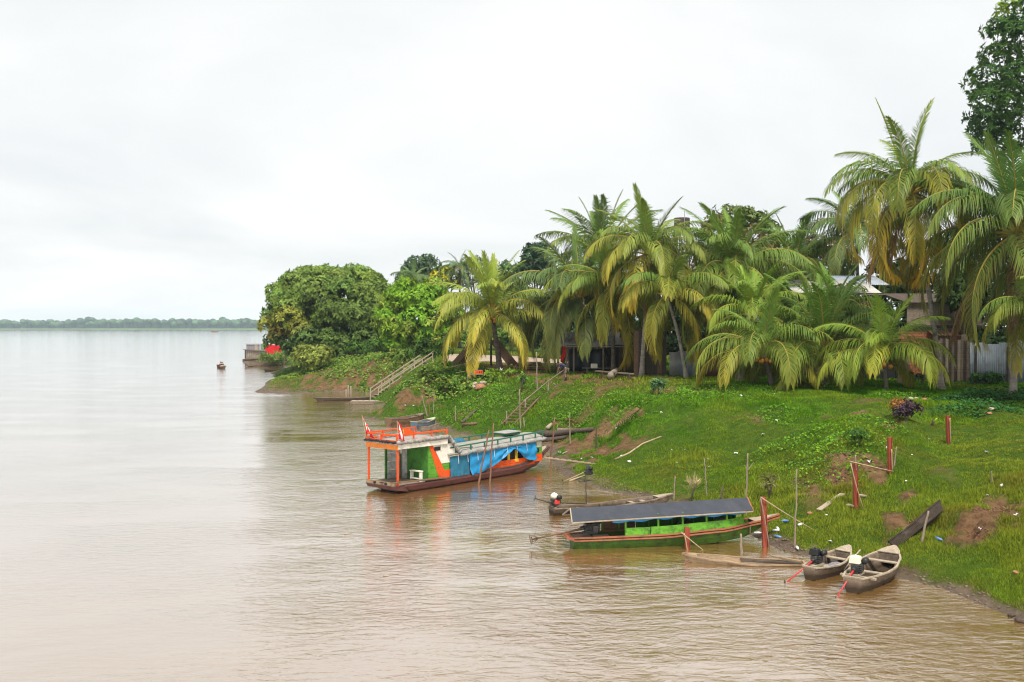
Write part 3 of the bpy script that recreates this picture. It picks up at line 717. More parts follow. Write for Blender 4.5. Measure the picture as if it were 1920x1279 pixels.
palm('coconut palm crowding the right corner behind the brown-nut palm', 1960, 60, 1965, 470, 180, 18, (.055, .095, .028), (.4, .3, .05), .4, .16, 'bark_palm', None, 43, droopy=1.1, lw=.06)
palm('dim coconut palm behind the grey plank house', 1800, 80, 1790, 500, 130, 16, (.065, .10, .035), (.4, .3, .05), .4, .16, 'bark_palm_dark', None, 44, droopy=1.1, lw=.075)
palm('young coconut palm in front of the pale tin roof', 1575, 66, 1566, 590, 115, 16, (.09, .145, .03), (.5, .38, .05), .35, .15, 'bark_palm_dark', None, 46, droopy=1.0, lw=.065, upr=.4)
palm('coconut palm at the back of the grove right of the broad olive tree', 1500, 84, 1492, 500, 120, 18, (.085, .13, .035), (.45, .35, .05), .4, .17, 'bark_palm_dark', None, 47, droopy=1.0, lw=.075, upr=.4)
palm('small grey distant palm in front of the rounded dark tree', 772, 150, 775, 528, 42, 14, (.11, .15, .07), (.3, .3, .1), .2, .2, 'bark', None, 19, group='distant palms', lw=.10, nl=34)
palm('spiky distant palm between the grey crowns behind the yellow tree', 862, 150, 862, 506, 40, 14, (.08, .12, .05), (.3, .3, .1), .2, .2, 'bark', None, 20, group='distant palms', lw=.10, nl=34)

# ------------------------------------------------------------------ broad-leaved trees
MG = (.112, .17, .034)
tree('mango_tree', 'huge rounded dark green mango tree on the river point', 488, 762, 494, 668, 140, MG, trunk_px=656, seed=21, nl=84, per=34, k=8, L=.60, W=.25, lobe=(.18, .30), depth=.75, trunk_r=.75,
     extra=[(540, 600, 26, (.17, .18, .03), -7), (505, 612, 20, (.16, .17, .03), -3), (565, 622, 20, (.14, .15, .03), -8), (522, 628, 16, (.15, .13, .03), -6), (520, 645, 24, (.05, .085, .02), -4), (600, 650, 26, (.05, .08, .02), -7), (560, 655, 24, (.05, .085, .02), -6), (640, 650, 28, (.07, .11, .025), -9), (690, 640, 30, (.07, .11, .025), -9), (735, 635, 28, (.07, .11, .025), -4), (620, 640, 24, (.075, .12, .025), -10), (575, 640, 24, (.06, .1, .025), -9), (670, 600, 34, (.08, .12, .025), -8), (630, 590, 34, (.08, .12, .025), -9), (710, 590, 30, (.08, .12, .025), -6)])
tree('leafy_tree', 'bright fresh green tree between the great mango and the golden palm', 702, 872, 512, 690, 116, (.13, .235, .02), trunk_px=790, seed=22, nl=44, per=34, k=7, L=.52, W=.20, lobe=(.20, .33), depth=.8, trunk_r=.4, col2=(.15, .20, .03), c2=.2)
tree('leafy_tree', 'rounded blue-green tree rising behind the bright green tree', 752, 832, 472, 560, 190, (.045, .075, .035), seed=23, nl=22, per=16, k=6, L=.75, W=.3, group='trees behind the grove')
tree('leafy_tree', 'small yellow-leaved tree crown above the bright green tree', 806, 862, 492, 560, 150, (.30, .28, .02), seed=24, nl=14, per=24, k=6, L=.55, W=.25, group='trees behind the grove', col2=(.10, .16, .02), c2=.4)
tree('leafy_tree', 'flat-topped pale grey-green tree on the skyline', 856, 930, 474, 560, 230, (.13, .155, .085), seed=25, nl=16, per=10, k=6, L=.9, W=.35, group='trees behind the grove', inner=.1)
tree('leafy_tree', 'dark open-crowned tree left of the narrow dark tree', 925, 995, 480, 590, 170, (.05, .09, .03), seed=26, nl=18, per=18, k=6, L=.7, W=.3, group='trees behind the grove')
tree('leafy_tree', 'narrow dark blue-green tree standing above the skyline', 977, 1034, 441, 560, 160, (.035, .07, .03), seed=27, nl=22, per=26, k=7, L=.65, W=.28, group='trees behind the grove', lobe=(.25, .42))
tree('leafy_tree', 'broad olive green tree behind the centre of the palm grove', 1292, 1475, 366, 640, 98, (.085, .11, .025), seed=28, nl=42, per=30, k=7, L=.5, W=.2, group='trees behind the grove', lobe=(.18, .3), col2=(.14, .11, .04), c2=.2)
tree('leafy_tree', 'sparse brownish tree between the broad tree and the tallest palm', 1480, 1600, 425, 640, 96, (.085, .10, .035), seed=29, nl=36, per=34, k=6, L=.45, W=.2, group='trees behind the grove', lobe=(.2, .3), col2=(.13, .09, .05), c2=.35, inner=.1)
tree('tall_tree', 'tall dark glossy tree leaning in over the top right corner', 1822, 2090, -40, 390, 74, (.045, .095, .022), trunk_px=1985, seed=30, nl=46, per=34, k=9, L=.42, W=.13, lobe=(.17, .27), trunk_r=.4, inner=.15, extra=[(1890, 18, 22, (.13, .20, .02), -1), (1880, 60, 26, (.04, .085, .02), -1), (1845, 190, 28, (.04, .085, .02), -2), (1835, 225, 24, (.03, .065, .018), -2), (1870, 150, 30, (.035, .075, .02), -2), (1850, 265, 24, (.03, .06, .018), 0)])
# growth behind huts and palms, the grove's shade painted into its dark leaf colour
bgs = [(1000, 1120, 560, 690, 112, 31, 'dark leafy tree behind the grey-green palm'), (1130, 1260, 540, 690, 104, 32, 'dark leafy tree behind the open hut'), (1240, 1400, 560, 700, 92, 33, 'dark leafy tree behind the tin sheet fence'),
       (1420, 1560, 560, 690, 100, 34, 'dark leafy tree left of the two-storey house'), (1600, 1740, 470, 690, 92, 35, 'dark leafy tree behind the two-storey house'), (1730, 1880, 470, 690, 84, 36, 'dark leafy tree above the grey plank house'), (1860, 2020, 480, 680, 88, 37, 'dark leafy tree behind the rightmost palms'), (1765, 1850, 515, 592, 65, 45, 'dark leafy tree hanging over the grey plank wall')]
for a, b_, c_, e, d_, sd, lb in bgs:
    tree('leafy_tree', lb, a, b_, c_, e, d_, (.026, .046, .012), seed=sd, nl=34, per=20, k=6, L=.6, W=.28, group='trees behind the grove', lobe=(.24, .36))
for a, b_, c_, e, d_, sd, lb in [(870, 960, 560, 672, 185, 38, 'mid green tree beyond the dirt road'), (940, 1040, 575, 672, 170, 39, 'shaded tree beyond the dirt road by the hut'), (735, 800, 500, 600, 165, 40, 'small green tree between mango and skyline'), (690, 760, 560, 672, 150, 41, 'dark tree filling the gap right of the mango trunk')]:
    tree('leafy_tree', lb, a, b_, c_, e, d_, (.055, .095, .022), seed=sd, nl=18, per=16, k=6, L=.7, W=.3, group='trees behind the grove')

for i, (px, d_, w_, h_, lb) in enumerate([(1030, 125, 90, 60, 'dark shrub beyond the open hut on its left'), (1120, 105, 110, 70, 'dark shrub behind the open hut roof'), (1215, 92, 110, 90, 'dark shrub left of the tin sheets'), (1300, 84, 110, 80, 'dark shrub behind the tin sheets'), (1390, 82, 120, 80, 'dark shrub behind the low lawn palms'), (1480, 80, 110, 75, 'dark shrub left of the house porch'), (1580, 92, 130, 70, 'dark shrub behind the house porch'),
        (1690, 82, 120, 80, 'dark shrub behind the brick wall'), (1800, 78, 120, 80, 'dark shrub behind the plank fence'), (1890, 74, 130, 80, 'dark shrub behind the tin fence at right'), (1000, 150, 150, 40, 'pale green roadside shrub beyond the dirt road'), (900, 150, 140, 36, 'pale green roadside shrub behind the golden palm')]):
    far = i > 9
    bush('understory_shrub', lb, px, 0, d_, w_, h_, (.10, .17, .03) if far else (.014, .028, .007), 300 + i, 6, .5, .24, 26, 14, 'shrub', 'shrubs behind the grove')  # near shrubs get almost black leaves, painting the shade under the palms

# ------------------------------------------------------------------ far shore wood: one mass
fr = np.random.default_rng(5)
VV, FF, CC = [], [], []; o = 0
ico = bmesh.new(); bmesh.ops.create_icosphere(ico, subdivisions=2, radius=1); iv = np.array([v.co[:] for v in ico.verts]); jf = np.array([[v.index for v in f.verts] for f in ico.faces]); ico.free()
for i in range(1500):
    x = fr.uniform(-2200, 900); y = far_edge(x) + 14 + abs(fr.normal()) * 60
    rr = fr.uniform(4, 9); hgt_ = fr.uniform(11, 18) * (1 + .12 * math.sin(x * .006)) * (1.2 if fr.random() < .06 else 1)
    v = iv * np.array([rr, rr, rr * .8]) * (1 + fr.normal(size=(len(iv), 1)) * .13) + np.array([x, y, hgt_ - rr * .1])
    VV.append(v); FF.append(jf + o); o += len(v)
    CC.append(np.repeat(np.array([[.06, .11, .05]]) * fr.uniform(.5, 1.6), len(v), 0) * (1 + fr.normal(size=(len(v), 1)) * .2))
    v2 = iv * np.array([rr * .9, rr * .7, hgt_ * .6]) + np.array([x, y + 3, hgt_ * .45])
    VV.append(v2); FF.append(jf + o); o += len(v2); CC.append(np.repeat(np.array([[.045, .075, .03]]), len(v2), 0))
stuff(fast_mesh('distant_forest', np.concatenate(VV), np.concatenate(FF), LEAF, col=np.clip(np.concatenate(CC), .01, .5)), 'hazy line of rainforest along the far shore', 'forest')

# ------------------------------------------------------------------ grass
def grass_field(name, n, d0, d1, hmin, hmax, wid, seed, label, dens=None, u0=-.62, u1=.62):
    r = np.random.default_rng(seed)
    d = np.exp(r.uniform(math.log(d0), math.log(d1), n)); u = r.uniform(u0, u1, n)
    x = u * d; y = d; z = H(x, y)
    m = mudmask(x, y, z)
    keep = (z > .05) & (r.random(n) > m * 1.02) & (m < .85)
    if dens is not None: keep &= dens(x, y, z) > r.random(n)
    x, y, z = x[keep], y[keep], z[keep]; n = len(x); m = m[keep]
    g1 = fbm(x * .35, y * .22, 51, 4); g2 = fbm(x * 1.3, y * .8, 52, 3); g3 = fbm(x * .14 + 40, y * .09, 53, 3)
    h = (hmin + (hmax - hmin) * np.clip((g1 - .32) * 2.2, 0, 1) ** 1.6) * r.uniform(.55, 1.25, n) * (1 - .5 * m)
    az = r.uniform(0, 2 * math.pi, n); ln = r.uniform(.1, .75, n)
    bx = np.stack([np.cos(az), np.sin(az), np.zeros(n)], 1)
    p = np.stack([x, y, z - .02], 1)
    ww = wid * (y / 40) ** .75 * r.uniform(.6, 1.3, n)
    sd = np.stack([-np.sin(az), np.cos(az), np.zeros(n)], 1)
    tip = p + bx * (h * ln)[:, None] + np.array([0, 0, 1.0]) * (h * (1 - .35 * ln))[:, None]
    V = np.stack([p - sd * ww[:, None], p + sd * ww[:, None], tip], 1).reshape(-1, 3)
    lush = np.array([.155, .32, .018]); deep = np.array([.065, .19, .005]); olive = np.array([.26, .29, .03]); straw = np.array([.26, .21, .045])
    w1 = np.clip((g2 - .38) * 3.2, 0, 1)[:, None]; c = deep * (1 - w1) + lush * w1
    w2 = np.clip((g3 - .42) * 4 + (g1 - .5), 0, 1)[:, None] * .85; c = c * (1 - w2) + olive * w2
    g4 = fbm(x * .6 + 70, y * .4, 57, 4); w4 = np.clip((g4 - .54) * 7, 0, 1)[:, None] * .6 * (x > 6)[:, None] * (y < 45)[:, None]; c = c * (1 - w4) + np.array([.20, .17, .025]) * w4
    w3 = np.clip((g1 < .36) * .35 + m * .5 + (r.random(n) < .03) * .4, 0, 1)[:, None]; c = c * (1 - w3) + straw * w3
    c = c * r.uniform(.7, 1.3, (n, 1))
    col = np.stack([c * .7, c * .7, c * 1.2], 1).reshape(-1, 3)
    return stuff(fast_mesh(name, V, np.arange(n * 3).reshape(-1, 3), GRASS, col=np.clip(col, .005, .8)), label, 'grass')
grass_field('bank_grass', 900000, 20, 62, .06, .20, .012, 61, 'short bright green grass covering the near river bank', u0=.03, u1=.66)
grass_field('upper_bank_grass', 230000, 58, 135, .10, .30, .020, 62, 'grass and weeds on the bank and headland further off', u0=-.30, u1=.62)
def tallz(x, y, z): return np.clip((fbm(x * .3 + 9, y * .2, 71, 3) - .5) * 5, 0, 1) * (z > .35) * (z < 3.0)
grass_field('tall_grass', 70000, 32, 75, .18, .5, .013, 63, 'taller tufts of lush grass on the slope', tallz, u0=0, u1=.6)

# creeping broad-leaved ground cover
def cover(name, n, spots, L, cols, seed, label, hgt_=.35):
    r = np.random.default_rng(seed); PP = []; CC_ = []
    for (c, rx, ry, hh) in spots:
        k = int(n * rx * ry); a = r.uniform(0, 6.28, k); q = np.sqrt(r.random(k))
        x = c.x + np.cos(a) * q * rx; y = c.y + np.sin(a) * q * ry
        nz_ = fbm(x * .8, y * .6, seed, 3); kp = nz_ > .36; x, y, q, nz_ = x[kp], y[kp], q[kp], nz_[kp]
        z = H(x, y) + hh * (1 - q ** 2) * nz_ * r.uniform(.2, 1.35, len(x)) + .04
        PP.append(np.stack([x, y, z], 1))
        cc = np.array(cols)[r.integers(0, len(cols), len(x))] * r.uniform(.75, 1.3, (len(x), 1)) * (.6 + .8 * nz_[:, None]); CC_.append(cc)
    p = np.concatenate(PP); c = np.concatenate(CC_); n_ = len(p)
    D = r.normal(size=(n_, 3)); D[:, 2] *= .4; D[:, 2] -= .15
    N = np.array([0, -.35, 1.0]) + r.normal(size=(n_, 3)) * .35
    V, Fc, Cc = leaves(p, D, N, L * r.uniform(.6, 1.3, n_), L * .75 * r.uniform(.7, 1.2, n_), c)
    return stuff(fast_mesh(name, V, Fc, LEAF, col=np.clip(Cc, .005, .8)), label, 'plants')
def spot(x, y, rx, ry, h): return (G(x, y), rx, ry, h)
cover('dark_vine_cover', 260, [spot(1860, 755, 3.0, 2.6, .8), (spot(1830, 765, 2.5, 1.6, .5)), spot(1910, 745, 2.5, 2.5, .9)], .17, [(.025, .085, .018), (.04, .115, .025)], 81, 'mass of dark green creeping vine at the foot of the right fence')
cover('creeper_cover', 110, [spot(1500, 840, 2.2, 2.5, .3), spot(1600, 830, 1.6, 2.0, .5), spot(1640, 800, 1.4, 1.4, .5), spot(1470, 790, 1.8, 2.5, .4), spot(1560, 880, 1.6, 1.6, .35), spot(1240, 745, 2.2, 3, .5), spot(1340, 730, 2.5, 2.5, .4), spot(1300, 745, 2, 2.5, .4), spot(1110, 770, 2.5, 3, .5), spot(1060, 760, 2, 3, .4), spot(950, 745, 3, 4, .7), spot(900, 755, 3, 3, .5), spot(980, 730, 2.5, 3, .6), spot(1190, 770, 2, 3, .35), spot(1400, 740, 2, 3, .3), spot(1700, 745, 2, 1.5, .3), spot(1590, 725, 2.5, 1.5, .5)],
      .12, [(.10, .23, .012), (.07, .17, .012), (.15, .26, .02), (.08, .17, .03)], 82, 'broad-leaved creepers scrambling over the bank slope')
cover('headland_weeds', 70, [spot(820, 715, 3, 3.5, 1.2), spot(840, 735, 2.5, 3, .9), spot(870, 728, 3, 3, .8), spot(790, 706, 3, 3, .9), spot(640, 682, 9, 5, 1.0), spot(590, 684, 6, 5, .9), spot(700, 684, 6, 5, 1.1), spot(548, 700, 3, 5, .7), spot(740, 694, 4, 4, 1.3)],
      .28, [(.11, .21, .025), (.08, .16, .025), (.2, .25, .04), (.13, .2, .035)], 83, 'weeds and vines covering the headland and the cut bank')
# ------------------------------------------------------------------ boats
def place(o, p0, p1, pitch=0, roll=0):
    p0, p1 = Vector(p0), Vector(p1)
    o.location = p0; o.rotation_euler = (R(roll), -R(pitch), math.atan2(p1.y - p0.y, p1.x - p0.x))
    return (Vector((p1.x, p1.y, 0)) - Vector((p0.x, p0.y, 0))).length
def lerp_tab(tab, t):
    for (a, va), (b_, vb) in zip(tab, tab[1:]):
        if t <= b_:
            k = (t - a) / max(1e-6, b_ - a); k = k * k * (3 - 2 * k) * .5 + k * .5
            return va + (vb - va) * k
    return tab[-1][1]
def hull(L, wt, sh, ke, th=.035, flo=.05, ns=26, sec=((1, 1), (.90, .52), (.66, .10), (0, 0))):
    """wt/sh/ke: tables of half width, sheer height, keel height against t. Returns outer shell, with inner skin and rim"""
    b_ = MB(); k = len(sec) * 2 - 1
    def ring(t, ins):
        w = max(.012, lerp_tab(wt, t) - ins); s_ = lerp_tab(sh, t); q = lerp_tab(ke, t) + (flo if ins else 0); q = min(q, s_ - .01)
        r_ = [(-w * a, q + (s_ - q) * z) for a, z in sec] + [(w * a, q + (s_ - q) * z) for a, z in reversed(sec[:-1])]
        return [(t * L, y, z) for y, z in r_]
    for ins in (0, th):
        o = len(b_.v)
        for i in range(ns + 1):
            t = i / ns
            if ins: t = .012 + t * .975
            b_.v += ring(t, ins)
        for i in range(ns):
            for j in range(k - 1):
                a = o + i * k + j; b_.f.append((a, a + 1, a + k + 1, a + k))
        b_.f.append(tuple(o + j for j in range(k))); b_.f.append(tuple(o + ns * k + j for j in range(k)))
    n2 = (ns + 1) * k
    for i in range(ns):
        for j in (0, k - 1):
            a = i * k + j; b_.f.append((a, a + k, n2 + a + k, n2 + a))
    for i in (0, ns):
        for j in range(k - 1): pass
    b_.f.append((0, k - 1, n2 + k - 1, n2)); b_.f.append((ns * k, ns * k + k - 1, n2 + ns * k + k - 1, n2 + ns * k))
    return b_
def gunwale(L, wt, sh, side, w=.05, h=.045, dz=.012, t0=0, t1=1, n=20, out=.0):
    b_ = MB(); o = 0
    for i in range(n + 1):
        t = t0 + (t1 - t0) * i / n; y = side * (max(.015, lerp_tab(wt, t)) + out); z = lerp_tab(sh, t) + dz; x = t * L
        b_.v += [(x, y - w / 2, z - h / 2), (x, y + w / 2, z - h / 2), (x, y + w / 2, z + h / 2), (x, y - w / 2, z + h / 2)]
    for i in range(n):
        for j in range(4):
            a = i * 4 + j; c = i * 4 + (j + 1) % 4; b_.f.append((a, c, c + 4, a + 4))
    b_.f += [(3, 2, 1, 0), (n * 4, n * 4 + 1, n * 4 + 2, n * 4 + 3)]
    return b_
def motor(parent, x, y, z, tank, shaft, tip, s=1.0, tank_shape='box', shaftw=.02, cage=False):
    """small air-cooled engine on a pivot with a long tail shaft"""
    b_ = MB(); b_.box((x, y, z + .09 * s), (.26 * s, .22 * s, .20 * s)).box((x + .10 * s, y, z + .06 * s), (.12 * s, .30 * s, .16 * s))
    for k in range(4): b_.box((x - .06 * s, y - .13 * s, z + (.03 + .05 * k) * s), (.16 * s, .10 * s, .018 * s))
    b_.tube([(x - .13 * s, y, z + .08 * s), (x - .24 * s, y, z + .06 * s)], .05 * s, 8)
    b_.box((x, y, z - .04 * s), (.34 * s, .20 * s, .05 * s))
    m = b_.build('motor', 'engine', parent, bevel=.008)
    t = MB()
    if tank_shape == 'box': t.box((x, y + .02, z + .30 * s), (.26 * s, .30 * s, .19 * s), None, .82)
    else: t.ell((x, y, z + .30 * s), (.15 * s, .18 * s, .12 * s))
    t.tube([(x, y + .02, z + .38 * s), (x, y + .02, z + .43 * s)], .035 * s, 7)
    t.build('fuel_tank', tank, m, tank_shape != 'box', bevel=.03 if tank_shape == 'box' else 0)
    f = MB(); f.tube([(x + .02, y - .20 * s, z + .27 * s), (x + .20 * s, y - .20 * s, z + .27 * s)], .085 * s, 9); f.build('air_filter', 'black', m, True)
    w = MB(); w.tube([(x + .16 * s, y, z + .1 * s), (x + .22 * s, y, z + .1 * s)], .13 * s, 12); w.build('flywheel_cover', 'engine', m)
    a = Vector((x - .2 * s, y, z + .05 * s)); e = Vector(tip)
    d = MB(); d.tube([a, a.lerp(e, .2), e], [shaftw * 1.6, shaftw * 1.15, shaftw], 7); d.build('drive_shaft', shaft, m, True)
    pr = MB(); ax = (e - a).normalized(); u = ax.cross(Vector((0, 0, 1))).normalized(); v = ax.cross(u)
    for k in range(3):
        q = 2.094 * k; r_ = u * math.cos(q) + v * math.sin(q); r2 = u * math.cos(q + .6) + v * math.sin(q + .6)
        pr.prism([e, e + r_ * .09, e + (r_ + r2) * .07 + ax * .02, e + r2 * .06 + ax * .03], ax * .006)
    pr.build('propeller', 'engine', m)
    if cage:
        g = MB()
        for k in range(4):
            q = 1.57 * k + .78; r_ = u * math.cos(q) + v * math.sin(q)
            g.tube([e - ax * .22, e + r_ * .15 - ax * .02], .010, 5); g.tube([e + r_ * .15 - ax * .02, e + r_ * .15 + ax * .06], .012, 5)
        g.tube([e + (u * math.cos(q) + v * math.sin(q)) * .15 + ax * .06 for q in np.linspace(.78, 7.06, 13)], .012, 5); g.build('propeller_guard', shaft, m)
    return m

def canoe(label, p0, p1, beam, dep, mt, bowup=.18, pitch=0, roll=0, th=.035, deck=.16, thwarts=(.3, .55, .75), stern_w=.55, draft=.1, deckm=None, gunm=None, ribs=True, group='small wooden canoes', stern_deck=0, motor_kw=None, name='canoe', inner=None, full=.5, transom=True):
    t = thing(name, label, 'canoe', p0, group=group); L = place(t, p0, p1, pitch, roll); hb = beam / 2
    wt = [(0, hb * stern_w), (.2, hb * (.5 + .5 * stern_w) * 1.05), (full, hb), (.75, hb * .80), (.9, hb * .42), (1, .025)]
    sh = [(0, dep - draft + .03), (.4, dep - draft - .03), (.75, dep - draft + bowup * .35), (1, dep - draft + bowup)]
    ke = [(0, -draft + .06), (.15, -draft), (.7, -draft), (.9, -draft + bowup * .5), (1, dep - draft + bowup * .55)]
    hull(L, wt, sh, ke, th, .035).build('hull', mt, t)
    for s_ in (-1, 1): gunwale(L, wt, sh, s_, .055, .04).build('gunwale', gunm or mt, t)
    def cross(tq, w=.16, h=.03, dz=-.06, name='thwart'):
        y = lerp_tab(wt, tq) - .02; z = lerp_tab(sh, tq) + dz
        MB().box((tq * L, 0, z), (w, 2 * y, h)).build(name, deckm or mt, t)
    for tq in thwarts: cross(tq)
    if transom: cross(.02, .06, .06, .0, 'transom_cap')
    if deck:
        dk = MB(); pts_ = []
        for tq in np.linspace(1 - deck, .995, 7): pts_.append((tq * L, max(.012, lerp_tab(wt, tq) - .01), lerp_tab(sh, tq) + .035))
        o = 0
        dk.v = [(x, y, z) for x, y, z in pts_] + [(x, -y, z) for x, y, z in pts_]
        dk.f = [(i, i + 1, 7 + i + 1, 7 + i) for i in range(6)]
        dk.build('bow_deck', deckm or mt, t, solid=.03)
        y = lerp_tab(wt, 1 - deck) - .03; zt = lerp_tab(sh, 1 - deck); zb = lerp_tab(ke, 1 - deck) + .05
        MB().box(((1 - deck) * L + .02, 0, (zt + zb) / 2 + (zt - zb) * .25), (.03, 1.9 * y, (zt - zb) * .5)).build('bow_bulkhead', mt, t)
    if ribs:
        for tq in (.22, .42, .64):
            for s_ in (-1, 1):
                y = (lerp_tab(wt, tq) - .05); zt = lerp_tab(sh, tq) - .02; zb = lerp_tab(ke, tq) + .05
                MB().bar((tq * L, s_ * y * .97, zt), (tq * L, s_ * y * .76, zb), .06, .035, (1, 0, 0)).build('rib', mt, t)
    if motor_kw: motor(t, **motor_kw)
    return t, L, wt, sh, ke

# two motor canoes drawn up at the right
t, L, *_ = canoe('larger weathered canoe with cream-tanked motor and red shaft, nearest the right bank', P(1598, 1112, z=0), P(1678, 1032, z=.55), 1.08, .44, 'wood_canoe', .22, pitch=1.5, deck=.17, thwarts=(.40, .70), stern_w=.46, gunm='wood_pale', draft=.08, deckm='wood_pale',
    motor_kw=dict(x=.62, y=.12, z=.44, tank='tank_cream', shaft='red_paint', tip=(-.62, .20, -.05), s=1.0), full=.55)
MB().box((.42, 0, .34), (.08, .95, .05)).build('motor_mount', 'wood_pale', t)
MB().box((.62, .12, .36), (.45, .28, .05)).build('motor_mount', 'wood_pale', t)
t, L, *_ = canoe('smaller weathered canoe with black motor and red shaft left of the cream-tanked one', P(1517, 1088, z=0), P(1593, 1030, z=.5), .84, .40, 'wood_canoe', .22, pitch=1.5, deck=.18, thwarts=(.36, .68), stern_w=.44, gunm='wood_pale', draft=.08, deckm='wood_pale',
    motor_kw=dict(x=.55, y=.10, z=.40, tank='black', shaft='red_paint', tip=(-.62, .36, -.02), s=.92), full=.55)
MB().box((.5, .08, .32), (.5, .26, .05)).build('motor_mount', 'wood_pale', t)
ct = MB(); ct.ell((1.25, -.12, .2), (.30, .22, .11), 12, 6).ell((1.05, .05, .18), (.2, .2, .08), 10, 6).ell((1.45, -.05, .19), (.16, .14, .09), 10, 6)
o = ct.build('clothes_heap', 'cloth_grey', None, True); o.matrix_world = Matrix.Translation(t.location) @ Matrix.Rotation(t.rotation_euler.z, 4, 'Z'); tag(o, 'heap of dark cloth lying in the smaller motor canoe', 'cloth')
pd = MB(); pd.tube([(1.5, -.32, .22), (2.35, -.3, .52)], .022, 6); pd.box((1.42, -.32, .2), (.32, .10, .02), Matrix.Rotation(-.35, 3, 'Y'))
o = pd.build('paddle', 'wood_pale', None); o.matrix_world = Matrix.Translation(t.location) @ Matrix.Rotation(t.rotation_euler.z, 4, 'Z'); tag(o, 'pale wooden paddle leaning inside the smaller motor canoe', 'paddle')

# half-sunk dugout
t, L, *_ = canoe('long flat tan dugout lying awash between red post and motor canoes', P(1512, 1063, z=-.05), P(1278, 1041, z=.2), .66, .22, 'wood_tan', .10, pitch=1.6, roll=-4, deck=.12, thwarts=(), stern_w=.5, draft=.14, ribs=False, gunm='wood_tan', deckm='wood_tan', full=.45)
MB().box((L * .30, .05, .12), (L * .46, .30, .015)).build('bottom_board', 'wood_dark', t)
MB().bar((L * .05, .20, .16), (L * .44, .26, .17), .05, .04).build('side_board', 'wood_dark', t)
MB().bar((.2, .15, .2), (1.0, -.1, .24), .07, .05).build('broken_board', 'wood_tan', t)

# grey canoe behind the roofed boat
t, L, *_ = canoe('long grey canoe with red motor moored behind the roofed boat', P(1034, 966, z=0), P(1262, 924, z=.5), .9, .32, 'wood_canoe', .2, pitch=0, deck=.15, thwarts=(.66, .75), stern_w=.62, draft=.08, deckm='wood_pale', gunm='wood_grey',
    motor_kw=dict(x=.12, y=0, z=.42, tank='tank_cream', shaft='engine', tip=(-.55, .25, .62), s=.95, tank_shape='ell'))
c_ = MB(); c_.box((.16, -.1, .50), (.22, .20, .18)); c_.build('engine_cowl', 'red_paint', t, bevel=.03)
MB().tube([(.3, 0, .44), (1.5, .1, .30)], .02, 6).build('tiller', 'black', t)

# dark hull on its side on the slope
ga, gb = G(1672, 1030), G(1783, 962)
t, L, *_ = canoe('dark rotten dugout lying on its side up the muddy slope', ga + Vector((0, 0, .1)), gb + Vector((0, 0, .1)), .42, .28, 'wood_rotten', .08, roll=-50, pitch=math.degrees(math.asin(min(.9, (gb.z - ga.z + .25) / (gb - ga).length))), deck=0, thwarts=(), ribs=False, stern_w=.12, draft=.2, gunm='wood_rotten', full=.5)
# four little canoes beyond the houseboat
canoe('brown canoe with flared bow beyond the houseboat flags', P(728, 797, z=0), P(796, 779, z=.45), 1.0, .52, 'wood_brown', .15, deck=.2, thwarts=(.35, .7), stern_w=.8, draft=.08, deckm='wood_grey', gunm='wood_grey')
canoe('low grey canoe wedged between brown canoe and blue canoe', P(764, 793, z=0), P(803, 781, z=.25), .6, .34, 'wood_grey', .1, deck=.12, thwarts=(.5,), stern_w=.6, draft=.1)
t, L, *_ = canoe('blue-hulled canoe with pale green inside beyond the houseboat', P(776, 803, z=0), P(816, 786, z=.45), .86, .48, mat('blue_hull', (.09, .13, .17), .7, .3, 4, WOODX, .3, dirt=(.2, .17, .14), dirt_amt=.4), .16, deck=.3, thwarts=(.35,), stern_w=.75, draft=.08, deckm=mat('pale_green', (.36, .42, .26), .75, .2, 4, WOODX, .2, dirt=(.3, .27, .2), dirt_amt=.4), gunm='wood_pale')
canoe('rotting tilted canoe half sunk nearest the houseboat', P(790, 812, z=-.08), P(826, 797, z=.4), .85, .44, 'wood_grey', .1, deck=0, thwarts=(.3, .6), stern_w=.5, draft=.08, pitch=7, roll=-8)
# by the stairs and the point
canoe('long dark canoe floating at the foot of the wooden stairs', P(700, 749, z=0), P(586, 748, z=.2), 1.0, .34, 'wood_dark', .1, deck=.12, thwarts=(.5, .7), stern_w=.7, draft=.1, gunm='wood_grey')
canoe('long tan canoe beached below the floating shack', P(540, 684, z=0), P(456, 680, z=.75), 1.4, .75, 'wood_grey', .35, deck=.22, thwarts=(.4, .6), stern_w=.7, draft=.15, gunm='wood_tan', deckm='wood_tan')
canoe('small dark canoe lying off the tip of the point', P(532, 694, z=0), P(495, 696, z=.1), .8, .3, 'wood_dark', .1, deck=.1, thwarts=(.5,), stern_w=.6, draft=.1)

# ------------------------------------------------------------------ roofed long-tail boat
p0, p1 = P(1072, 1026, z=0.0), P(1462, 970, z=.72)
rb = thing('roofed_boat', 'green long-tail passenger boat with dark grey pitched roof', 'boat', p0); L = place(rb, p0, p1, 1.2)
hb = .56
wt = [(0, .36), (.15, .46), (.45, hb), (.7, .50), (.88, .25), (1, .02)]
sh = [(0, .34), (.4, .33), (.7, .40), (.88, .52), (1, .66)]
ke = [(0, -.02), (.08, -.14), (.6, -.14), (.8, -.02), (1, .60)]
hull(L, wt, sh, ke, .035, .05).build('hull', 'green_hull', rb)
for s_ in (-1, 1):
    gunwale(L, wt, sh, s_, .06, .045, .015, 0, 1).build('gunwale', 'red_gunwale', rb)
    gunwale(L, wt, [(a, z - .07) for a, z in sh], s_, .045, .04, .0, 0, 1, out=.012).build('rubbing_strake', 'red_gunwale', rb)
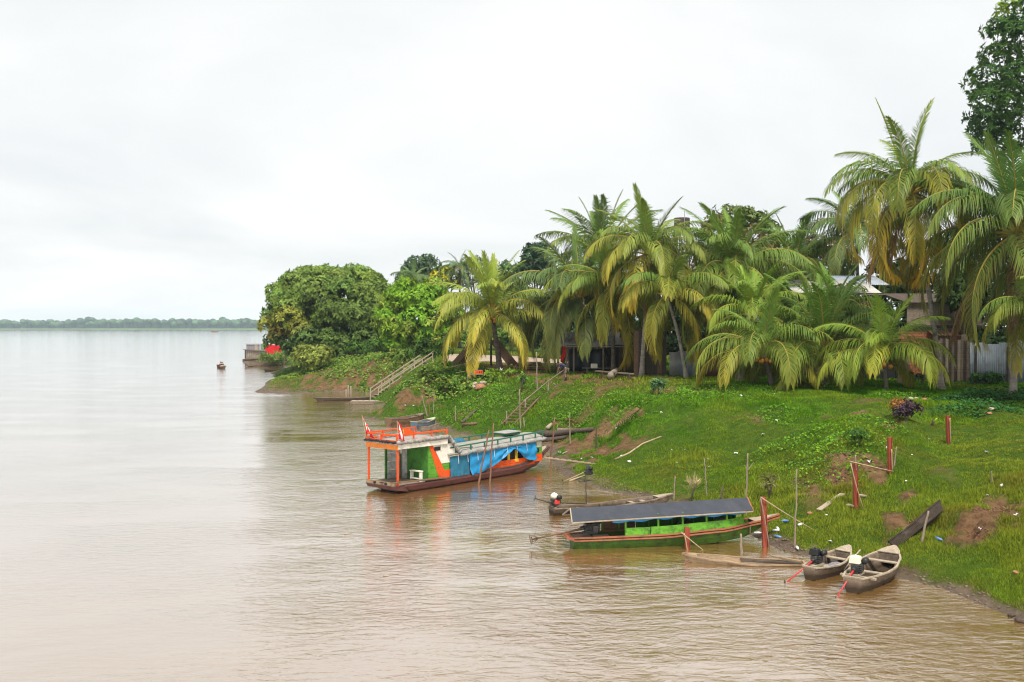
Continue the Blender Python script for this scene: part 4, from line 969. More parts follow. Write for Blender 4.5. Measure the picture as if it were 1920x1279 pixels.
st = MB(); st.add([(0, -.37, .37), (-.22, -.30, .42), (-.22, .30, .42), (0, .37, .37), (0, -.37, .27), (-.22, -.30, .33), (-.22, .30, .33), (0, .37, .27)], [(0, 1, 2, 3), (7, 6, 5, 4), (0, 4, 5, 1), (1, 5, 6, 2), (2, 6, 7, 3), (3, 7, 4, 0)]); st.build('stern_platform', 'red_gunwale', rb)
MB().box((.35, 0, .33), (.55, .62, .03)).build('stern_deck', 'wood_grey', rb)
MB().box((.95, -.1, .31), (.5, .5, .02)).build('floor_board', 'wood_pale', rb)
# side boards
X0, X1 = L * .155, L * .80
def side_board(a, b_, s_, m, h=.24, name='side_board'):
    q = MB()
    for i in range(9):
        x = a + (b_ - a) * i / 8; t_ = x / L; y = s_ * (lerp_tab(wt, t_) - .005); z = lerp_tab(sh, t_) + .04
        q.v += [(x, y - .012, z), (x, y + .012, z), (x, y + .012, z + h), (x, y - .012, z + h)]
    for i in range(8):
        for j in range(4):
            u = i * 4 + j; v = i * 4 + (j + 1) % 4; q.f.append((u, v, v + 4, u + 4))
    q.f += [(3, 2, 1, 0), (32, 33, 34, 35)]
    q.build(name, m, rb)
side_board(L * .235, L * .345, -1, 'green_boat'); side_board(L * .348, L * .80, -1, 'green_boat', .25)
side_board(X0, L * .32, 1, 'wood_brown', .30); side_board(L * .323, L * .80, 1, 'green_dark', .30)
eav0, eav1, rid = .96, 1.02, .30
def roofz(x): return .93 + .05 * (x / L)
for s_ in (-1, 1):
    for tq in ((.235, .385, .50, .615, .715, .80) if s_ < 0 else (.16, .24, .385, .50, .60, .70, .80)):
        x = tq * L; y = s_ * (lerp_tab(wt, tq) - .035); MB().box((x, y, (roofz(x) + .05 + lerp_tab(sh, tq)) / 2 + .02), (.055, .05, roofz(x) + .06 - lerp_tab(sh, tq))).build('roof_post', 'green_boat', rb)
xr0, xr1, hwid = -.02, L * .845, .66
for s_ in (-1, 1):
    q = MB(); q.grid(lambda u, v: (xr0 + (xr1 - xr0) * u - (.10 * (1 - v) if True else 0), s_ * hwid * (1 - v), roofz(xr0 + (xr1 - xr0) * u) + rid * v + .006 * math.sin(u * 40) * (1 - v)), 40, 4)
    q.build('roof_sheet', 'roof_black', rb, solid=.018)
    e = MB(); e.bar((xr0 - .10, s_ * (hwid + .005), roofz(xr0) - .02), (xr1 - .10, s_ * (hwid + .005), roofz(xr1) - .02), .03, .04); e.build('eave_batten', 'wood_pale', rb)
    for xx, mm in ((xr0, 'wood_pale'), (xr1, 'red_gunwale')):
        e = MB(); e.bar((xx - .105, s_ * hwid, roofz(xx) - .015), (xx - .005, .0, roofz(xx) + rid - .005), .035, .045); e.build('gable_batten', mm, rb)
    tb = MB(); tb.grid(lambda u, v: (L * .17 + (L * .66) * u, s_ * (hwid - .07 - .02 * math.sin(u * 30)), roofz(L * .5) - .03 + .05 * (u - .5) - v * (.07 + .025 * math.sin(u * 37) + .015 * math.sin(u * 11))), 60, 2); tb.build('rolled_blue_tarp', 'tarp_blue', rb, solid=.02)
for i in range(7):
    x = xr0 + .3 + (xr1 - xr0 - .5) * i / 6
    MB().bar((x, -hwid + .06, roofz(x) - .02), (x, hwid - .06, roofz(x) - .02), .04, .04).build('roof_beam', 'wood_brown', rb)
for tq in (.30, .40, .50, .60, .70):
    MB().box((tq * L, 0, .30), (.25, 2 * lerp_tab(wt, tq) - .1, .03)).build('bench', 'wood_dark', rb)
fd = MB(); xs = np.linspace(.86, .99, 6); fd.v = [(x * L, lerp_tab(wt, x) - .01, lerp_tab(sh, x) + .03) for x in xs] + [(x * L, -lerp_tab(wt, x) + .01, lerp_tab(sh, x) + .03) for x in xs]; fd.f = [(i, i + 1, 7 + i, 6 + i) for i in range(5)]
fd.build('bow_deck', 'wood_pale', rb, solid=.03)
MB().box((L * .835, 0, .30), (.03, .66, .26)).build('bow_bulkhead', 'wood_grey', rb)
motor(rb, .60, -.02, .50, 'engine', 'wood_brown', (-1.25, .10, .30), 1.35, 'box', .026, True)
for px_, py_, ww, lb in [(.53, -.1, .2, 'dark bundle of cargo under the roof of the green boat, left one'), (.70, -.1, .22, 'dark bundle of cargo under the roof of the green boat, right one')]:
    q = MB(); q.ell((0, 0, 0), (.30, .22, .19), 12, 7).ell((.15, .05, .1), (.16, .14, .12), 9, 6); o = q.build('cargo_bundle', 'engine' if px_ < .6 else 'cloth_grey', None, True)
    o.matrix_world = Matrix.Translation(rb.location) @ rb.rotation_euler.to_matrix().to_4x4() @ Matrix.Translation((px_ * L, py_, .47)); tag(o, lb, 'bundle')

# ------------------------------------------------------------------ painted houseboat
hbp = Vector((-5.25, 42.2, 0)); ang = R(48.6)
hbt = thing('houseboat', 'big wooden river boat painted green, white and orange with blue tarp', 'boat', hbp, (0, 0, ang))
L = 10.7
wt = [(0, .95), (.3, 1.0), (.7, 1.0), (.85, .74), (.95, .36), (1, .06)]
sh = [(0, .30), (.3, .28), (.65, .33), (.85, .56), (1, .92)]
ke = [(0, .02), (.05, -.18), (.7, -.18), (.85, .10), (1, .80)]
hull(L, wt, sh, ke, .06, .12, 34).build('hull', 'maroon', hbt)
for s_ in (-1, 1):
    gunwale(L, wt, sh, s_, .10, .07, .02, n=30, out=.03).build('gunwale', 'maroon', hbt)
    gunwale(L, wt, [(a, z + .06) for a, z in sh], s_, .12, .05, .03, .12, .98, n=30, out=-.03).build('side_deck', 'wood_dark', hbt)
MB().add([(-.02, -1.02, .33), (-.45, -.95, .33), (-.45, .95, .33), (-.02, 1.02, .33), (.25, -1.0, .06), (-.38, -.9, .17), (-.38, .9, .17), (.25, 1.0, .06)], [(0, 1, 2, 3), (7, 6, 5, 4), (0, 4, 5, 1), (1, 5, 6, 2), (2, 6, 7, 3), (3, 7, 4, 0)]).build('stern_counter', 'maroon', hbt)
MB().box((.75, 0, .335), (2.4, 1.85, .03)).build('aft_deck', 'wood_grey', hbt)
dk = MB(); xs = np.linspace(.84, .985, 7); dk.v = [(x * L, lerp_tab(wt, x), lerp_tab(sh, x) + .06) for x in xs] + [(x * L, -lerp_tab(wt, x), lerp_tab(sh, x) + .06) for x in xs]; dk.f = [(i, i + 1, 8 + i, 7 + i) for i in range(6)]
dk.build('fore_deck', 'wood_pale', hbt, solid=.04)
MB().bar((-.62, -.98, .52), (2.35, -1.1, .42), .13, .05).build('deck_plank', 'wood_brown', hbt)
MB().bar((-.55, -.1, .44), (1.4, -.5, .40), .14, .05).build('deck_plank', 'wood_dark', hbt)
MB().bar((-.42, -.92, .40), (-.42, .92, .40), .04, .14).build('stern_board', 'wood_tan', hbt)
for y in (-.35, .35): MB().tube([(-.50, y, .40), (-.40, y, .40)], .06, 6).build('stern_cleat', 'black', hbt)
for y in (-.92, .92): MB().box((-.30, y, 1.10), (.07, .07, 1.55)).build('veranda_post', 'orange', hbt)
# walls: boards
Z0 = .36
def zroof(x): return 1.28 + .02 * x
def board_wall(x0, x1, y, z0, z1, m, n=4, name='wall_board'):
    for i in range(n):
        a = z0 + (z1 - z0) * i / n; c = z0 + (z1 - z0) * (i + 1) / n
        MB().box(((x0 + x1) / 2, y, (a + c) / 2), (x1 - x0, .035, c - a - .010)).build(name, m, hbt)
YN = -.90
MB().box((1.45, -.20, 1.10), (.04, 1.4, 1.5)).build('aft_bulkhead', 'green_dark', hbt)
MB().box((1.43, .55, 1.10), (.05, .34, 1.5)).build('door_panel', 'white_worn', hbt)
for i in range(4): MB().box((1.05, .86, .55 + i * .37), (.80, .04, .35)).build('inner_wall_board', 'white_worn', hbt)
MB().box((.62, .86, 1.1), (.09, .07, 1.5)).build('wall_edge', 'green_dark', hbt)
# near side, aft of the tarp: green boards, orange sash, white panel
board_wall(1.47, 2.75, YN, Z0, 1.86, 'green_cabin', 6)
MB().prism([(1.50, YN - .022, 1.86), (1.72, YN - .022, 1.86), (2.42, YN - .022, .72), (2.80, YN - .022, .72), (2.80, YN - .022, .36), (2.12, YN - .022, .36)], (0, -.012, 0)).build('orange_sash', 'orange', hbt)
MB().prism([(1.73, YN - .021, 1.86), (3.15, YN - .021, 1.86), (3.15, YN - .021, 1.30), (2.80, YN - .021, 1.03), (2.24, YN - .021, 1.03)], (0, -.014, 0)).build('white_panel', 'white_paint', hbt)
MB().box((1.98, YN - .04, 1.70), (.36, .03, .16)).build('side_window', 'black', hbt)
MB().box((2.19, YN - .045, 1.70), (.05, .05, .20)).build('window_jamb', 'white_paint', hbt)
# wheelhouse roof and fascia
MB().box((1.05, 0, 2.10), (3.05, 2.08, .05)).build('wheelhouse_roof', 'roof_grey', hbt)
MB().box((1.10, -1.0, 1.975), (2.9, .035, .20)).build('fascia_board', 'white_paint', hbt)
MB().box((-.36, 0, 1.97), (.05, 2.02, .24), Matrix.Rotation(-.12, 3, 'Y')).build('orange_fascia', 'orange_light', hbt)
MB().box((-.2, .1, 2.14), (.35, 1.7, .02), Matrix.Rotation(.08, 3, 'Y')).build('roof_lip', 'white_paint', hbt)
for a, b_, nm in [((-.45, -1.04, 2.16), (2.62, -1.04, 2.19), 'rolled_tarp'), ((2.62, -1.02, 2.16), (3.30, -1.05, 1.42), 'rolled_tarp'), ((3.25, -1.05, 1.36), (9.35, -.98, 1.52), 'rolled_tarp'), ((-.45, 1.04, 2.16), (2.6, 1.04, 2.19), 'rolled_tarp'), ((-.46, -1.0, 2.17), (-.46, 1.0, 2.17), 'roof_cable')]:
    a, b_ = Vector(a), Vector(b_); n_ = 24; q = MB(); rr = np.random.default_rng(len(q.v) + int(a.x * 7 + 50))
    q.tube([a.lerp(b_, i / n_) + Vector((0, rr.normal() * .012, rr.normal() * .014)) for i in range(n_ + 1)], [(.085 if nm == 'rolled_tarp' else .05) * rr.uniform(.72, 1.25) for i in range(n_ + 1)], 8)
    q.build(nm, 'tarp_grey' if nm == 'rolled_tarp' else 'black', hbt, True)
# main roof, cambered, over the long cabin
mr = MB(); mr.grid(lambda u, v: (2.60 + 6.75 * u, -1.02 + 2.04 * v, 1.36 + .16 * u + .22 * (1 - (2 * v - 1) ** 2) + .008 * math.sin(u * 60 + v * 9)), 40, 12); mr.build('main_roof', 'roof_grey', hbt, True, solid=.04)
MB().add([(2.62, -.98, 2.1), (2.62, .98, 2.1), (3.3, .98, 1.55), (3.3, -.98, 1.38)], [(0, 1, 2, 3)]).build('wheelhouse_front', 'roof_grey', hbt, solid=.03)
# long cabin side
def cz(x): return 1.24 + .028 * (x - 2.7)
board_wall(2.75, 8.55, YN, .36, .74, 'orange', 2)
MB().box((5.65, YN + .10, 1.0), (5.8, .02, .55)).build('painted_cabin_shade', 'black', hbt)  # black sheet painting the shade of the interior behind the window posts
for x in (4.6, 5.5, 6.05, 6.65, 7.2, 7.8, 8.4):
    MB().box((x, YN + .01, 1.02), (.075, .05, .62)).build('window_post', 'green_cabin' if int(x * 10) % 3 else 'yellow_paint', hbt)
    MB().box((x + .075, YN + .008, 1.0), (.06, .05, .58)).build('window_post', 'yellow_paint', hbt)
MB().box((5.7, YN, 1.30), (6.0, .045, .14)).build('window_header', 'green_cabin', hbt)
MB().prism([(7.0, YN - .022, .74), (7.35, YN - .022, .74), (7.35, YN - .022, .60), (7.15, YN - .022, .60)], (0, -.01, 0)).build('yellow_patch', 'yellow_paint', hbt)
board_wall(8.55, 9.15, YN + .02, .46, .82, 'orange', 2); board_wall(8.55, 9.12, YN + .02, .82, 1.14, 'green_cabin', 2); board_wall(8.55, 9.10, YN + .02, 1.14, 1.48, 'white_paint', 1)
MB().box((8.82, YN - .005, 1.0), (.14, .03, .20)).build('side_window', 'black', hbt)
MB().box((9.12, 0, .98), (.04, 1.78, 1.0)).build('front_bulkhead', 'green_cabin', hbt)
MB().box((5.3, .9, .85), (7.7, .04, 1.05)).build('far_side_wall', 'green_cabin', hbt)
# tarps
def tarp(name, m, x0, x1, bot, n, fold, seed, ztop=.0):
    q = MB(); r_ = np.random.default_rng(seed); ph = r_.uniform(0, 6, 6)
    def f(u, v):
        x = x0 + (x1 - x0) * u; zt = cz(x) + .06 + ztop; zb = lerp_tab(bot, u); z = zt + (zb - zt) * v
        y = YN - .075 - .035 * v - fold * v ** .7 * (abs(math.sin(u * 17 + ph[0] + v * 3.2)) * .9 + abs(math.sin(u * 33 + ph[1] - v * 4)) * .5 + math.sin(v * 11 + u * 12 + ph[2]) * .5)
        return (x, y, z)
    q.grid(f, n, 22); q.build(name, m, hbt, True, solid=.008)
tarp('dark_tarp', 'tarp_teal', 2.72, 3.92, [(0, .34), (1, .33)], 26, .014, 3)
tarp('blue_tarp', 'tarp_blue', 3.93, 8.55, [(0, .34), (.12, .36), (.28, .52), (.44, .80), (.54, 1.08), (.62, 1.22), (.66, 1.22), (.72, 1.05), (.80, .78), (.88, .62), (.96, .56), (1, .62)], 150, .085, 5)
MB().tube([(2.65, YN - .12, cz(2.7) + .06), (5.6, YN - .13, cz(5.6) + .07), (8.65, YN - .11, cz(8.6) + .07)], .022, 6).build('tarp_rod', 'bamboo', hbt, True)
for x in (3.15, 3.75, 4.4, 5.5, 6.4, 7.1, 7.8): MB().tube([(x, YN - .15, cz(x) + .06), (x + .03, YN - .165, cz(x) - .32)], .010, 5).build('tarp_cord', 'flag_white', hbt)
# railings
def rail(pts_, m, posts, hgt_, base=None, two=False, w=.05):
    for a, b_ in zip(pts_, pts_[1:]):
        MB().bar(a, b_, w, .06).build('roof_rail', m, hbt)
        if two: MB().bar(Vector(a) - Vector((0, 0, hgt_ * .75)), Vector(b_) - Vector((0, 0, hgt_ * .75)), w, .05).build('roof_rail', m, hbt)
    for p in posts: MB().box((p[0], p[1], p[2] - hgt_ / 2), (.055, .055, hgt_)).build('rail_post', m, hbt)
zr = 2.46
rail([(2.55, -.98, zr + .02), (-.40, -.98, zr), (-.40, .98, zr), (2.5, .98, zr)], 'orange', [(x, y, zr) for x in (-.40, .55, 1.6, 2.5) for y in (-.98, .98)] + [(-.4, 0, zr)], .32, two=True)
MB().prism([(.05, -.965, zr - .05), (.75, -.965, zr - .05), (.52, -.965, zr + .16), (.36, -.965, zr + .17), (.26, -.965, zr + .27), (.06, -.965, zr + .26)], (0, .03, 0)).build('name_board', 'orange', hbt)
MB().bar((.0, -.99, zr - .05), (-.05, -.99, zr + .22), .03, .03).build('flag_staff', 'yellow_paint', hbt)
for s_ in (-1, 1):
    rail([(2.75 if s_ < 0 else 2.6, s_ * .92, 1.66), (6, s_ * .92, 1.76), (9.25, s_ * .90, 1.88)], 'green_rail', [(x, s_ * .92, 1.63 + .036 * (x - 2.7)) for x in (3.1, 4.1, 5.0, 5.9, 6.8, 7.7, 8.6, 9.15)], .24)
MB().box((7.75, .15, 1.90), (1.15, .85, .03), Matrix.Rotation(-.02, 3, 'Y')).build('hatch_cover', 'tin', hbt)
MB().box((7.75, .15, 1.83), (1.05, .75, .10)).build('hatch_coaming', 'green_rail', hbt)
for x, y, a in ((4.6, .85, .3), (4.9, .95, -.25)): MB().grid(lambda u, v: (x + .7 * u, y - .25 + .5 * v, 1.55 + .17 * math.sin(u * 3.1) * math.sin(v * 3.1) + .05), 8, 6).build('tarp_scrap', 'tarp_teal', hbt, True, solid=.01)
MB().bar((3.3, -.6, 1.56), (4.4, -.75, 1.55), .06, .03).build('roof_plank', 'wood_grey', hbt)
# flags at the stern: red, white, red with a crest
def flag(p, sw, name='pennant'):
    q = Matrix.Translation(hbt.location) @ Matrix.Rotation(ang, 4, 'Z') @ Matrix.Translation(p)
    root = thing('flag', sw[0], 'flag', q.translation, (0, 0, ang + sw[1])); root['group'] = 'flags on the houseboat'
    MB().tube([(0, 0, -.15), (-.16 * sw[2], 0, .75)], .016, 6).build('staff', 'bamboo', root)
    def cloth(a, b_, m, nm):
        c = MB(); c.grid(lambda u, v: (-.16 * sw[2] * (1 - v) + .03 + (a + (b_ - a) * u) * (.27 - .05 * v) * (.35 + .65 * v) + .14 * v * u * sw[2], .05 * math.sin((a + (b_ - a) * u) * 7 + v * 4), .72 - .72 * v - (a + (b_ - a) * u) * .24 * sw[2]), 6, 10); return c.build(nm, m, root, True, solid=.004)
    cloth(0, .335, 'red_cloth', 'red_band'); cloth(.335, .665, 'flag_white', 'white_band'); cloth(.665, 1, 'red_cloth', 'red_band')
    e = MB(); e.tube([(.06, -.012, .33), (.06, -.055, .33)], .05, 8); e.build('crest', 'orange', root)
flag((-.44, .95, 2.44), ('red and white flag at the far stern corner of the houseboat', -.9, 1.0)); flag((-.35, -1.02, 2.32), ('red and white flag hanging at the near stern corner of the houseboat', -1.1, .35))
# things on the aft deck
sf = thing('white_shelf', 'small white wooden shelf standing on the houseboat aft deck', 'shelf', (0, 0, 0)); sf.matrix_world = Matrix.Translation(hbt.location) @ Matrix.Rotation(ang, 4, 'Z') @ Matrix.Translation((1.1, -.55, .36))
for y in (-.28, .28): MB().box((0, y, .22), (.16, .05, .44)).build('side_panel', 'white_paint', sf)
MB().box((0, 0, .44), (.2, .66, .04)).build('top_board', 'white_paint', sf); MB().box((0, 0, .12), (.16, .52, .03)).build('shelf_board', 'white_paint', sf)
bt = MB(); bt.tube([(0, 0, 0), (0, 0, .13), (0, 0, .17), (0, 0, .22)], [.06, .06, .025, .025], 9); o = bt.build('plastic_bottle', 'orange', None, True)
o.matrix_world = Matrix.Translation(hbt.location) @ Matrix.Rotation(ang, 4, 'Z') @ Matrix.Translation((1.55, -.85, .36)); tag(o, 'orange bottle on the houseboat deck beside the white shelf', 'bottle')
gp = MB(); gp.bar((9.2, -1.0, .62), (10.6, -3.4, .34), .08, .06)
o = gp.build('gangplank', 'bamboo', None); o.matrix_world = Matrix.Translation(hbt.location) @ Matrix.Rotation(ang, 4, 'Z'); tag(o, 'pale notched pole laid from houseboat bow to the bank as gangplank', 'gangplank')
for i in range(9):
    k = (i + .5) / 9; c = Vector((9.2, -1, .66)).lerp(Vector((10.6, -3.4, .38)), k); MB().box(c, (.10, .05, .06), Matrix.Rotation(R(-60), 3, 'Z')).build('cleat', 'wood_dark', o)

# floating shack past the point
sp_ = P(478, 677, z=0); fs = thing('floating_shack', 'grey plank floating shack with red tarp past the river point', 'shack', sp_, (0, 0, R(20)))
k_ = sp_.y / F
MB().box((1.2, 0, .15), (7.0, 3.2, .5)).build('raft', 'wood_dark', fs)
for i in range(7):
    MB().box((-1.6 + i * .42, -1.45, 1.35), (.40, .06, 1.9 + .15 * (i % 2))).build('wall_board', 'wood_grey', fs)
MB().box((-1.85, 0, 1.3), (.08, 2.7, 1.9)).build('end_wall', 'wood_dark', fs)
MB().box((1.35, -1.62, 2.2), (.85, .06, 2.4)).build('green_panel', mat('dull_green', (.16, .21, .13), .8, .25, 3), fs)
MB().box((-.5, -1.5, 2.75), (2.6, .08, 1.2)).build('tarp_panel', 'cloth_grey', fs); MB().box((.1, -1.56, 2.75), (.55, .06, 1.2)).build('pale_panel', 'wood_pale', fs)
MB().box((0, -.2, 2.2), (4.6, 3.3, .10), Matrix.Rotation(.08, 3, 'Y')).build('awning', 'wood_grey', fs)
rt = MB(); rt.grid(lambda u, v: (1.8 + 3.2 * u, -1.68 + .1 * math.sin(u * 9), 3.4 - v * (2.4 - .6 * u) - .5 * u * u), 12, 8); rt.build('red_tarp', 'red_cloth', fs, True, solid=.02)
MB().box((2.0, 0, 3.45), (7.6, 3.4, .10)).build('roof', 'tin', fs)
for i in range(6): MB().bar((-2.2 + .3 * i, -1.8, .5 + .1 * (i % 3)), (-.4 + .3 * i, -1.6, .55 + .12 * (i % 2)), .1, .1).build('log', 'wood_grey', fs)
# ------------------------------------------------------------------ posts and poles
def stick(parent, a, b_, r0, r1, m, name='stick', bend=.0, n=6, sides=7):
    a, b_ = Vector(a), Vector(b_); q = MB(); sd = Vector((random.uniform(-1, 1), random.uniform(-1, 1), 0)).normalized()
    q.tube([a.lerp(b_, i / n) + sd * bend * math.sin(math.pi * i / n) * (b_ - a).length for i in range(n + 1)], [r0 + (r1 - r0) * i / n for i in range(n + 1)], sides)
    return q.build(name, m, parent, True)
def red_post(label, bx, by, ty, w=.15, sticks=(), top_dx=0, water=False):
    g = P(bx, by, z=0) if water else G(bx, by); d = g.y
    top = P(bx + top_dx, ty, d=d); w *= .68
    t = thing('steel_post', label, 'post', g, group='red steel posts stepping up the bank'); h = top.z - g.z
    v = top - g
    MB().add([(-w / 2, -.06, -.5), (w / 2, -.06, -.5), (w / 2, .06, -.5), (-w / 2, .06, -.5), (v.x - w / 2, -.06, h), (v.x + w / 2, -.06, h), (v.x + w / 2, .06, h), (v.x - w / 2, .06, h)], [(0, 3, 2, 1), (4, 5, 6, 7), (0, 1, 5, 4), (1, 2, 6, 5), (2, 3, 7, 6), (3, 0, 4, 7)]).build('shaft', 'red_steel', t)
    for s_ in (-1, 1): MB().box((v.x * .5 + s_ * (w / 2 + .012), -.0, h / 2), (.02, .17, h * .98), Matrix.Rotation(v.x / max(h, .1), 3, 'Y')).build('flange', 'red_steel', t)
    for (x0, y0, x1, y1, m) in sticks:
        a = P(x0, y0, d=d - .14) - g; b_ = P(x1, y1, d=d - .16 + (.0)) - g
        stick(t, a, b_, .020, .013, m, 'brace_stick', .02)
    return t
red_post('lowest red steel post standing in the water before the green boat', 1289, 1029, 989, .15, [(1277, 998, 1319, 1032, 'bamboo'), (1283, 1000, 1289, 1034, 'bamboo')], -1, True)
red_post('red steel post with lashed sticks at the bow of the green boat', 1435, 1027, 932, .17, [(1426, 934, 1443, 1030, 'post_grey'), (1426, 932, 1524, 993, 'bamboo')], -4)
red_post('red steel post with crossed sticks on the slope beside a plank', 1605, 955, 868, .13, [(1595, 868, 1624, 968, 'bamboo'), (1593, 865, 1675, 884, 'bamboo'), (1604, 853, 1606, 885, 'post_grey')], -2)
red_post('red steel post near a thin stake below the purple shrub', 1669, 887, 820, .13, [(1672, 842, 1674, 886, 'bamboo')], -1)
red_post('topmost red steel post on the upper grass', 1779, 833, 779, .12, [(1781, 784, 1783, 832, 'bamboo')], -2)
POLES = [  # base, top, radius m, material, label, in water
    (897, 908, 917, 806, .045, 'post_brown', 'left of two leaning mooring poles in front of the blue tarp', 1), (918, 906, 925, 794, .04, 'post_brown', 'right of two leaning mooring poles in front of the blue tarp', 1),
    (1032, 876, 1040, 783, .045, 'post_brown', 'tall rust-brown mooring pole at the houseboat bow', 1), (1069, 833, 1068, 776, .04, 'post_grey', 'grey stake on the mud flat beyond the houseboat bow', 0),
    (1118, 843, 1118, 797, .04, 'post_dark', 'dark stake on the grass right of the driftwood', 0), (1345, 1013, 1355, 912, .038, 'post_dark', 'dark pole standing against the roof of the green boat', 1),
    (1390, 1040, 1389, 1001, .045, 'post_grey', 'short grey stake in the shallows behind the flat dugout', 1), (1399, 968, 1402, 850, .035, 'post_grey', 'crooked pale branch stuck upright in the slope', 0),
    (1100, 952, 1098, 890, .025, 'post_dark', 'thin pole between houseboat and roofed boat', 1), (1325, 930, 1321, 860, .028, 'post_grey', 'thin bare stick rising behind the roofed boat', 0),
    (1490, 1028, 1494, 880, .03, 'post_grey', 'thin grey stake with a weed tuft behind the red lashed post', 0), (1676, 876, 1681, 838, .03, 'post_grey', 'thin leaning stake right of the red post below the shrub', 0),
    (1728, 1018, 1741, 958, .04, 'post_grey', 'stake leaning against the dark rotten dugout', 0), (1263, 938, 1266, 893, .035, 'post_grey', 'stake at the bow of the grey motor canoe', 0),
    (801, 782, 791, 742, .05, 'post_grey', 'leaning stake behind the little canoes', 0), (806, 778, 805, 740, .04, 'post_brown', 'brown stake right of the leaning one', 0), (813, 776, 814, 735, .035, 'post_grey', 'thin pale stake behind the blue canoe', 0),
    (854, 790, 854, 761, .04, 'post_grey', 'stake on the slope above the houseboat flags', 0), (976, 805, 974, 730, .045, 'post_grey', 'tall stake beside the bank ladder', 0), (1007, 730, 1006, 660, .05, 'post_grey', 'tall bare pole in front of the timber pile', 0),
    (1860, 905, 1859, 884, .025, 'post_grey', 'thin twig stake high on the right slope', 0), (950, 795, 950, 771, .05, 'post_grey', 'short stake at the lower end of the bank ladder', 0),
    (533, 690, 533, 666, .07, 'post_grey', 'pale stake at the stern of the canoe below the shack', 0), (983, 800, 982, 783, .05, 'post_grey', 'stub stake above the houseboat hatch', 0)]
for i, (bx, by, tx, ty, r_, m, lb, wtr) in enumerate(POLES):
    g = P(bx, by, z=0) if wtr else G(bx, by); top = P(tx, ty, d=g.y)
    v = top - g; q = MB(); rr = random.Random(i); n = 8
    q.tube([Vector((0, 0, -.6 if wtr else -.3))] + [v * (k / n) + Vector((rr.uniform(-1, 1), 0, 0)) * .02 * v.length * (.5 if k not in (0, n) else 0) for k in range(n + 1)], [r_ * 1.1] + [r_ * (1.05 - .35 * k / n) for k in range(n + 1)], 7)
    o = q.build('mooring_pole' if wtr else 'stake', m, None, True); o.location = g; tag(o, lb, 'pole', 'poles and stakes along the bank')
    if 'crooked' in lb:
        stick(o, v * .72, v * .80 + Vector((.22, 0, .12)), .02, .01, m, 'side_branch')
    if 'weed tuft' in lb:
        pass

# ------------------------------------------------------------------ wooden river stairs
a = P(702, 749, z=.15); b_ = P(804, 679, z=3.45)
st = thing('river_stairs', 'pale wooden stairs with handrails climbing from the water', 'stairs', a)
v = b_ - a; ax = Vector((v.x, v.y, 0)).normalized(); sd = Vector((-ax.y, ax.x, 0)) * .55
for s_ in (-1, 1):
    MB().bar(sd * s_, v + sd * s_, .07, .26).build('stringer', 'wood_brown', st)
    for z in (.62, 1.0): MB().bar(sd * s_ + Vector((0, 0, z)), v + sd * s_ + Vector((0, 0, z)), .07, .09).build('handrail', 'wood_pale', st)
    for i in range(6): MB().box(v * (i / 5) + sd * s_ + Vector((0, 0, .45)), (.10, .10, 1.25)).build('rail_post', 'wood_pale', st)
for i in range(17):
    c = v * ((i + .5) / 17) + Vector((0, 0, .10)); MB().bar(c - sd * 1.05, c + sd * 1.05, .28, .05).build('tread', 'wood_pale', st)
pf = P(692, 753, z=.2); o = MB().box((0, 0, 0), (3.2, 1.2, .10)).box((0, -.5, -.1), (3.0, .15, .15)).build('landing_raft', 'wood_grey'); o.location = pf; tag(o, 'low plank landing at the foot of the wooden stairs', 'landing')
for i in range(6): MB().box((-1.35 + .54 * i, 0, .07), (.48, 1.25, .03)).build('plank', 'wood_pale', o)
for i, (x0, y0, y1) in enumerate([(649, 748, 730), (653, 747, 722), (658, 747, 724)]):
    g = P(x0, y0, z=0); q = MB(); q.tube([(0, 0, -.4), (0, 0, (y0 - y1) * g.y / F)], .07, 6); o = q.build('mooring_pole', 'post_grey', None, True); o.location = g; tag(o, ['leftmost', 'middle', 'rightmost'][i] + ' of three pale stakes behind the dark stair canoe', 'pole', 'poles and stakes along the bank')

# bank ladder and its handrail
a, b_ = G(952, 800), G(1000, 752)
ld = thing('bank_ladder', 'rough wooden ladder steps set into the bank above the houseboat', 'ladder', a); v = b_ - a; ax = Vector((v.x, v.y, 0)).normalized(); sd = Vector((-ax.y, ax.x, 0)) * .4
for s_ in (-1, 1): MB().bar(sd * s_ + Vector((0, 0, .12)), v + sd * s_ + Vector((0, 0, .2)), .09, .09).build('stringer', 'wood_brown', ld)
for i in range(9): c = v * ((i + .5) / 9) + Vector((0, 0, .2)); MB().bar(c - sd, c + sd, .10, .04).build('rung', 'wood_brown', ld)
hrp = [G(985, 772), G(1028, 735), G(1058, 713)]
hr = thing('handrail', 'sloping pole handrail on short posts leading up to the bent person', 'handrail', hrp[0])
for p, q_ in zip(hrp, hrp[1:]): stick(hr, p - hrp[0] + Vector((0, 0, .75)), q_ - hrp[0] + Vector((0, 0, .75)), .038, .034, 'wood_grey', 'rail')
for p in hrp: stick(hr, p - hrp[0] - Vector((0, 0, .2)), p - hrp[0] + Vector((0, 0, .8)), .06, .05, 'post_grey', 'post')

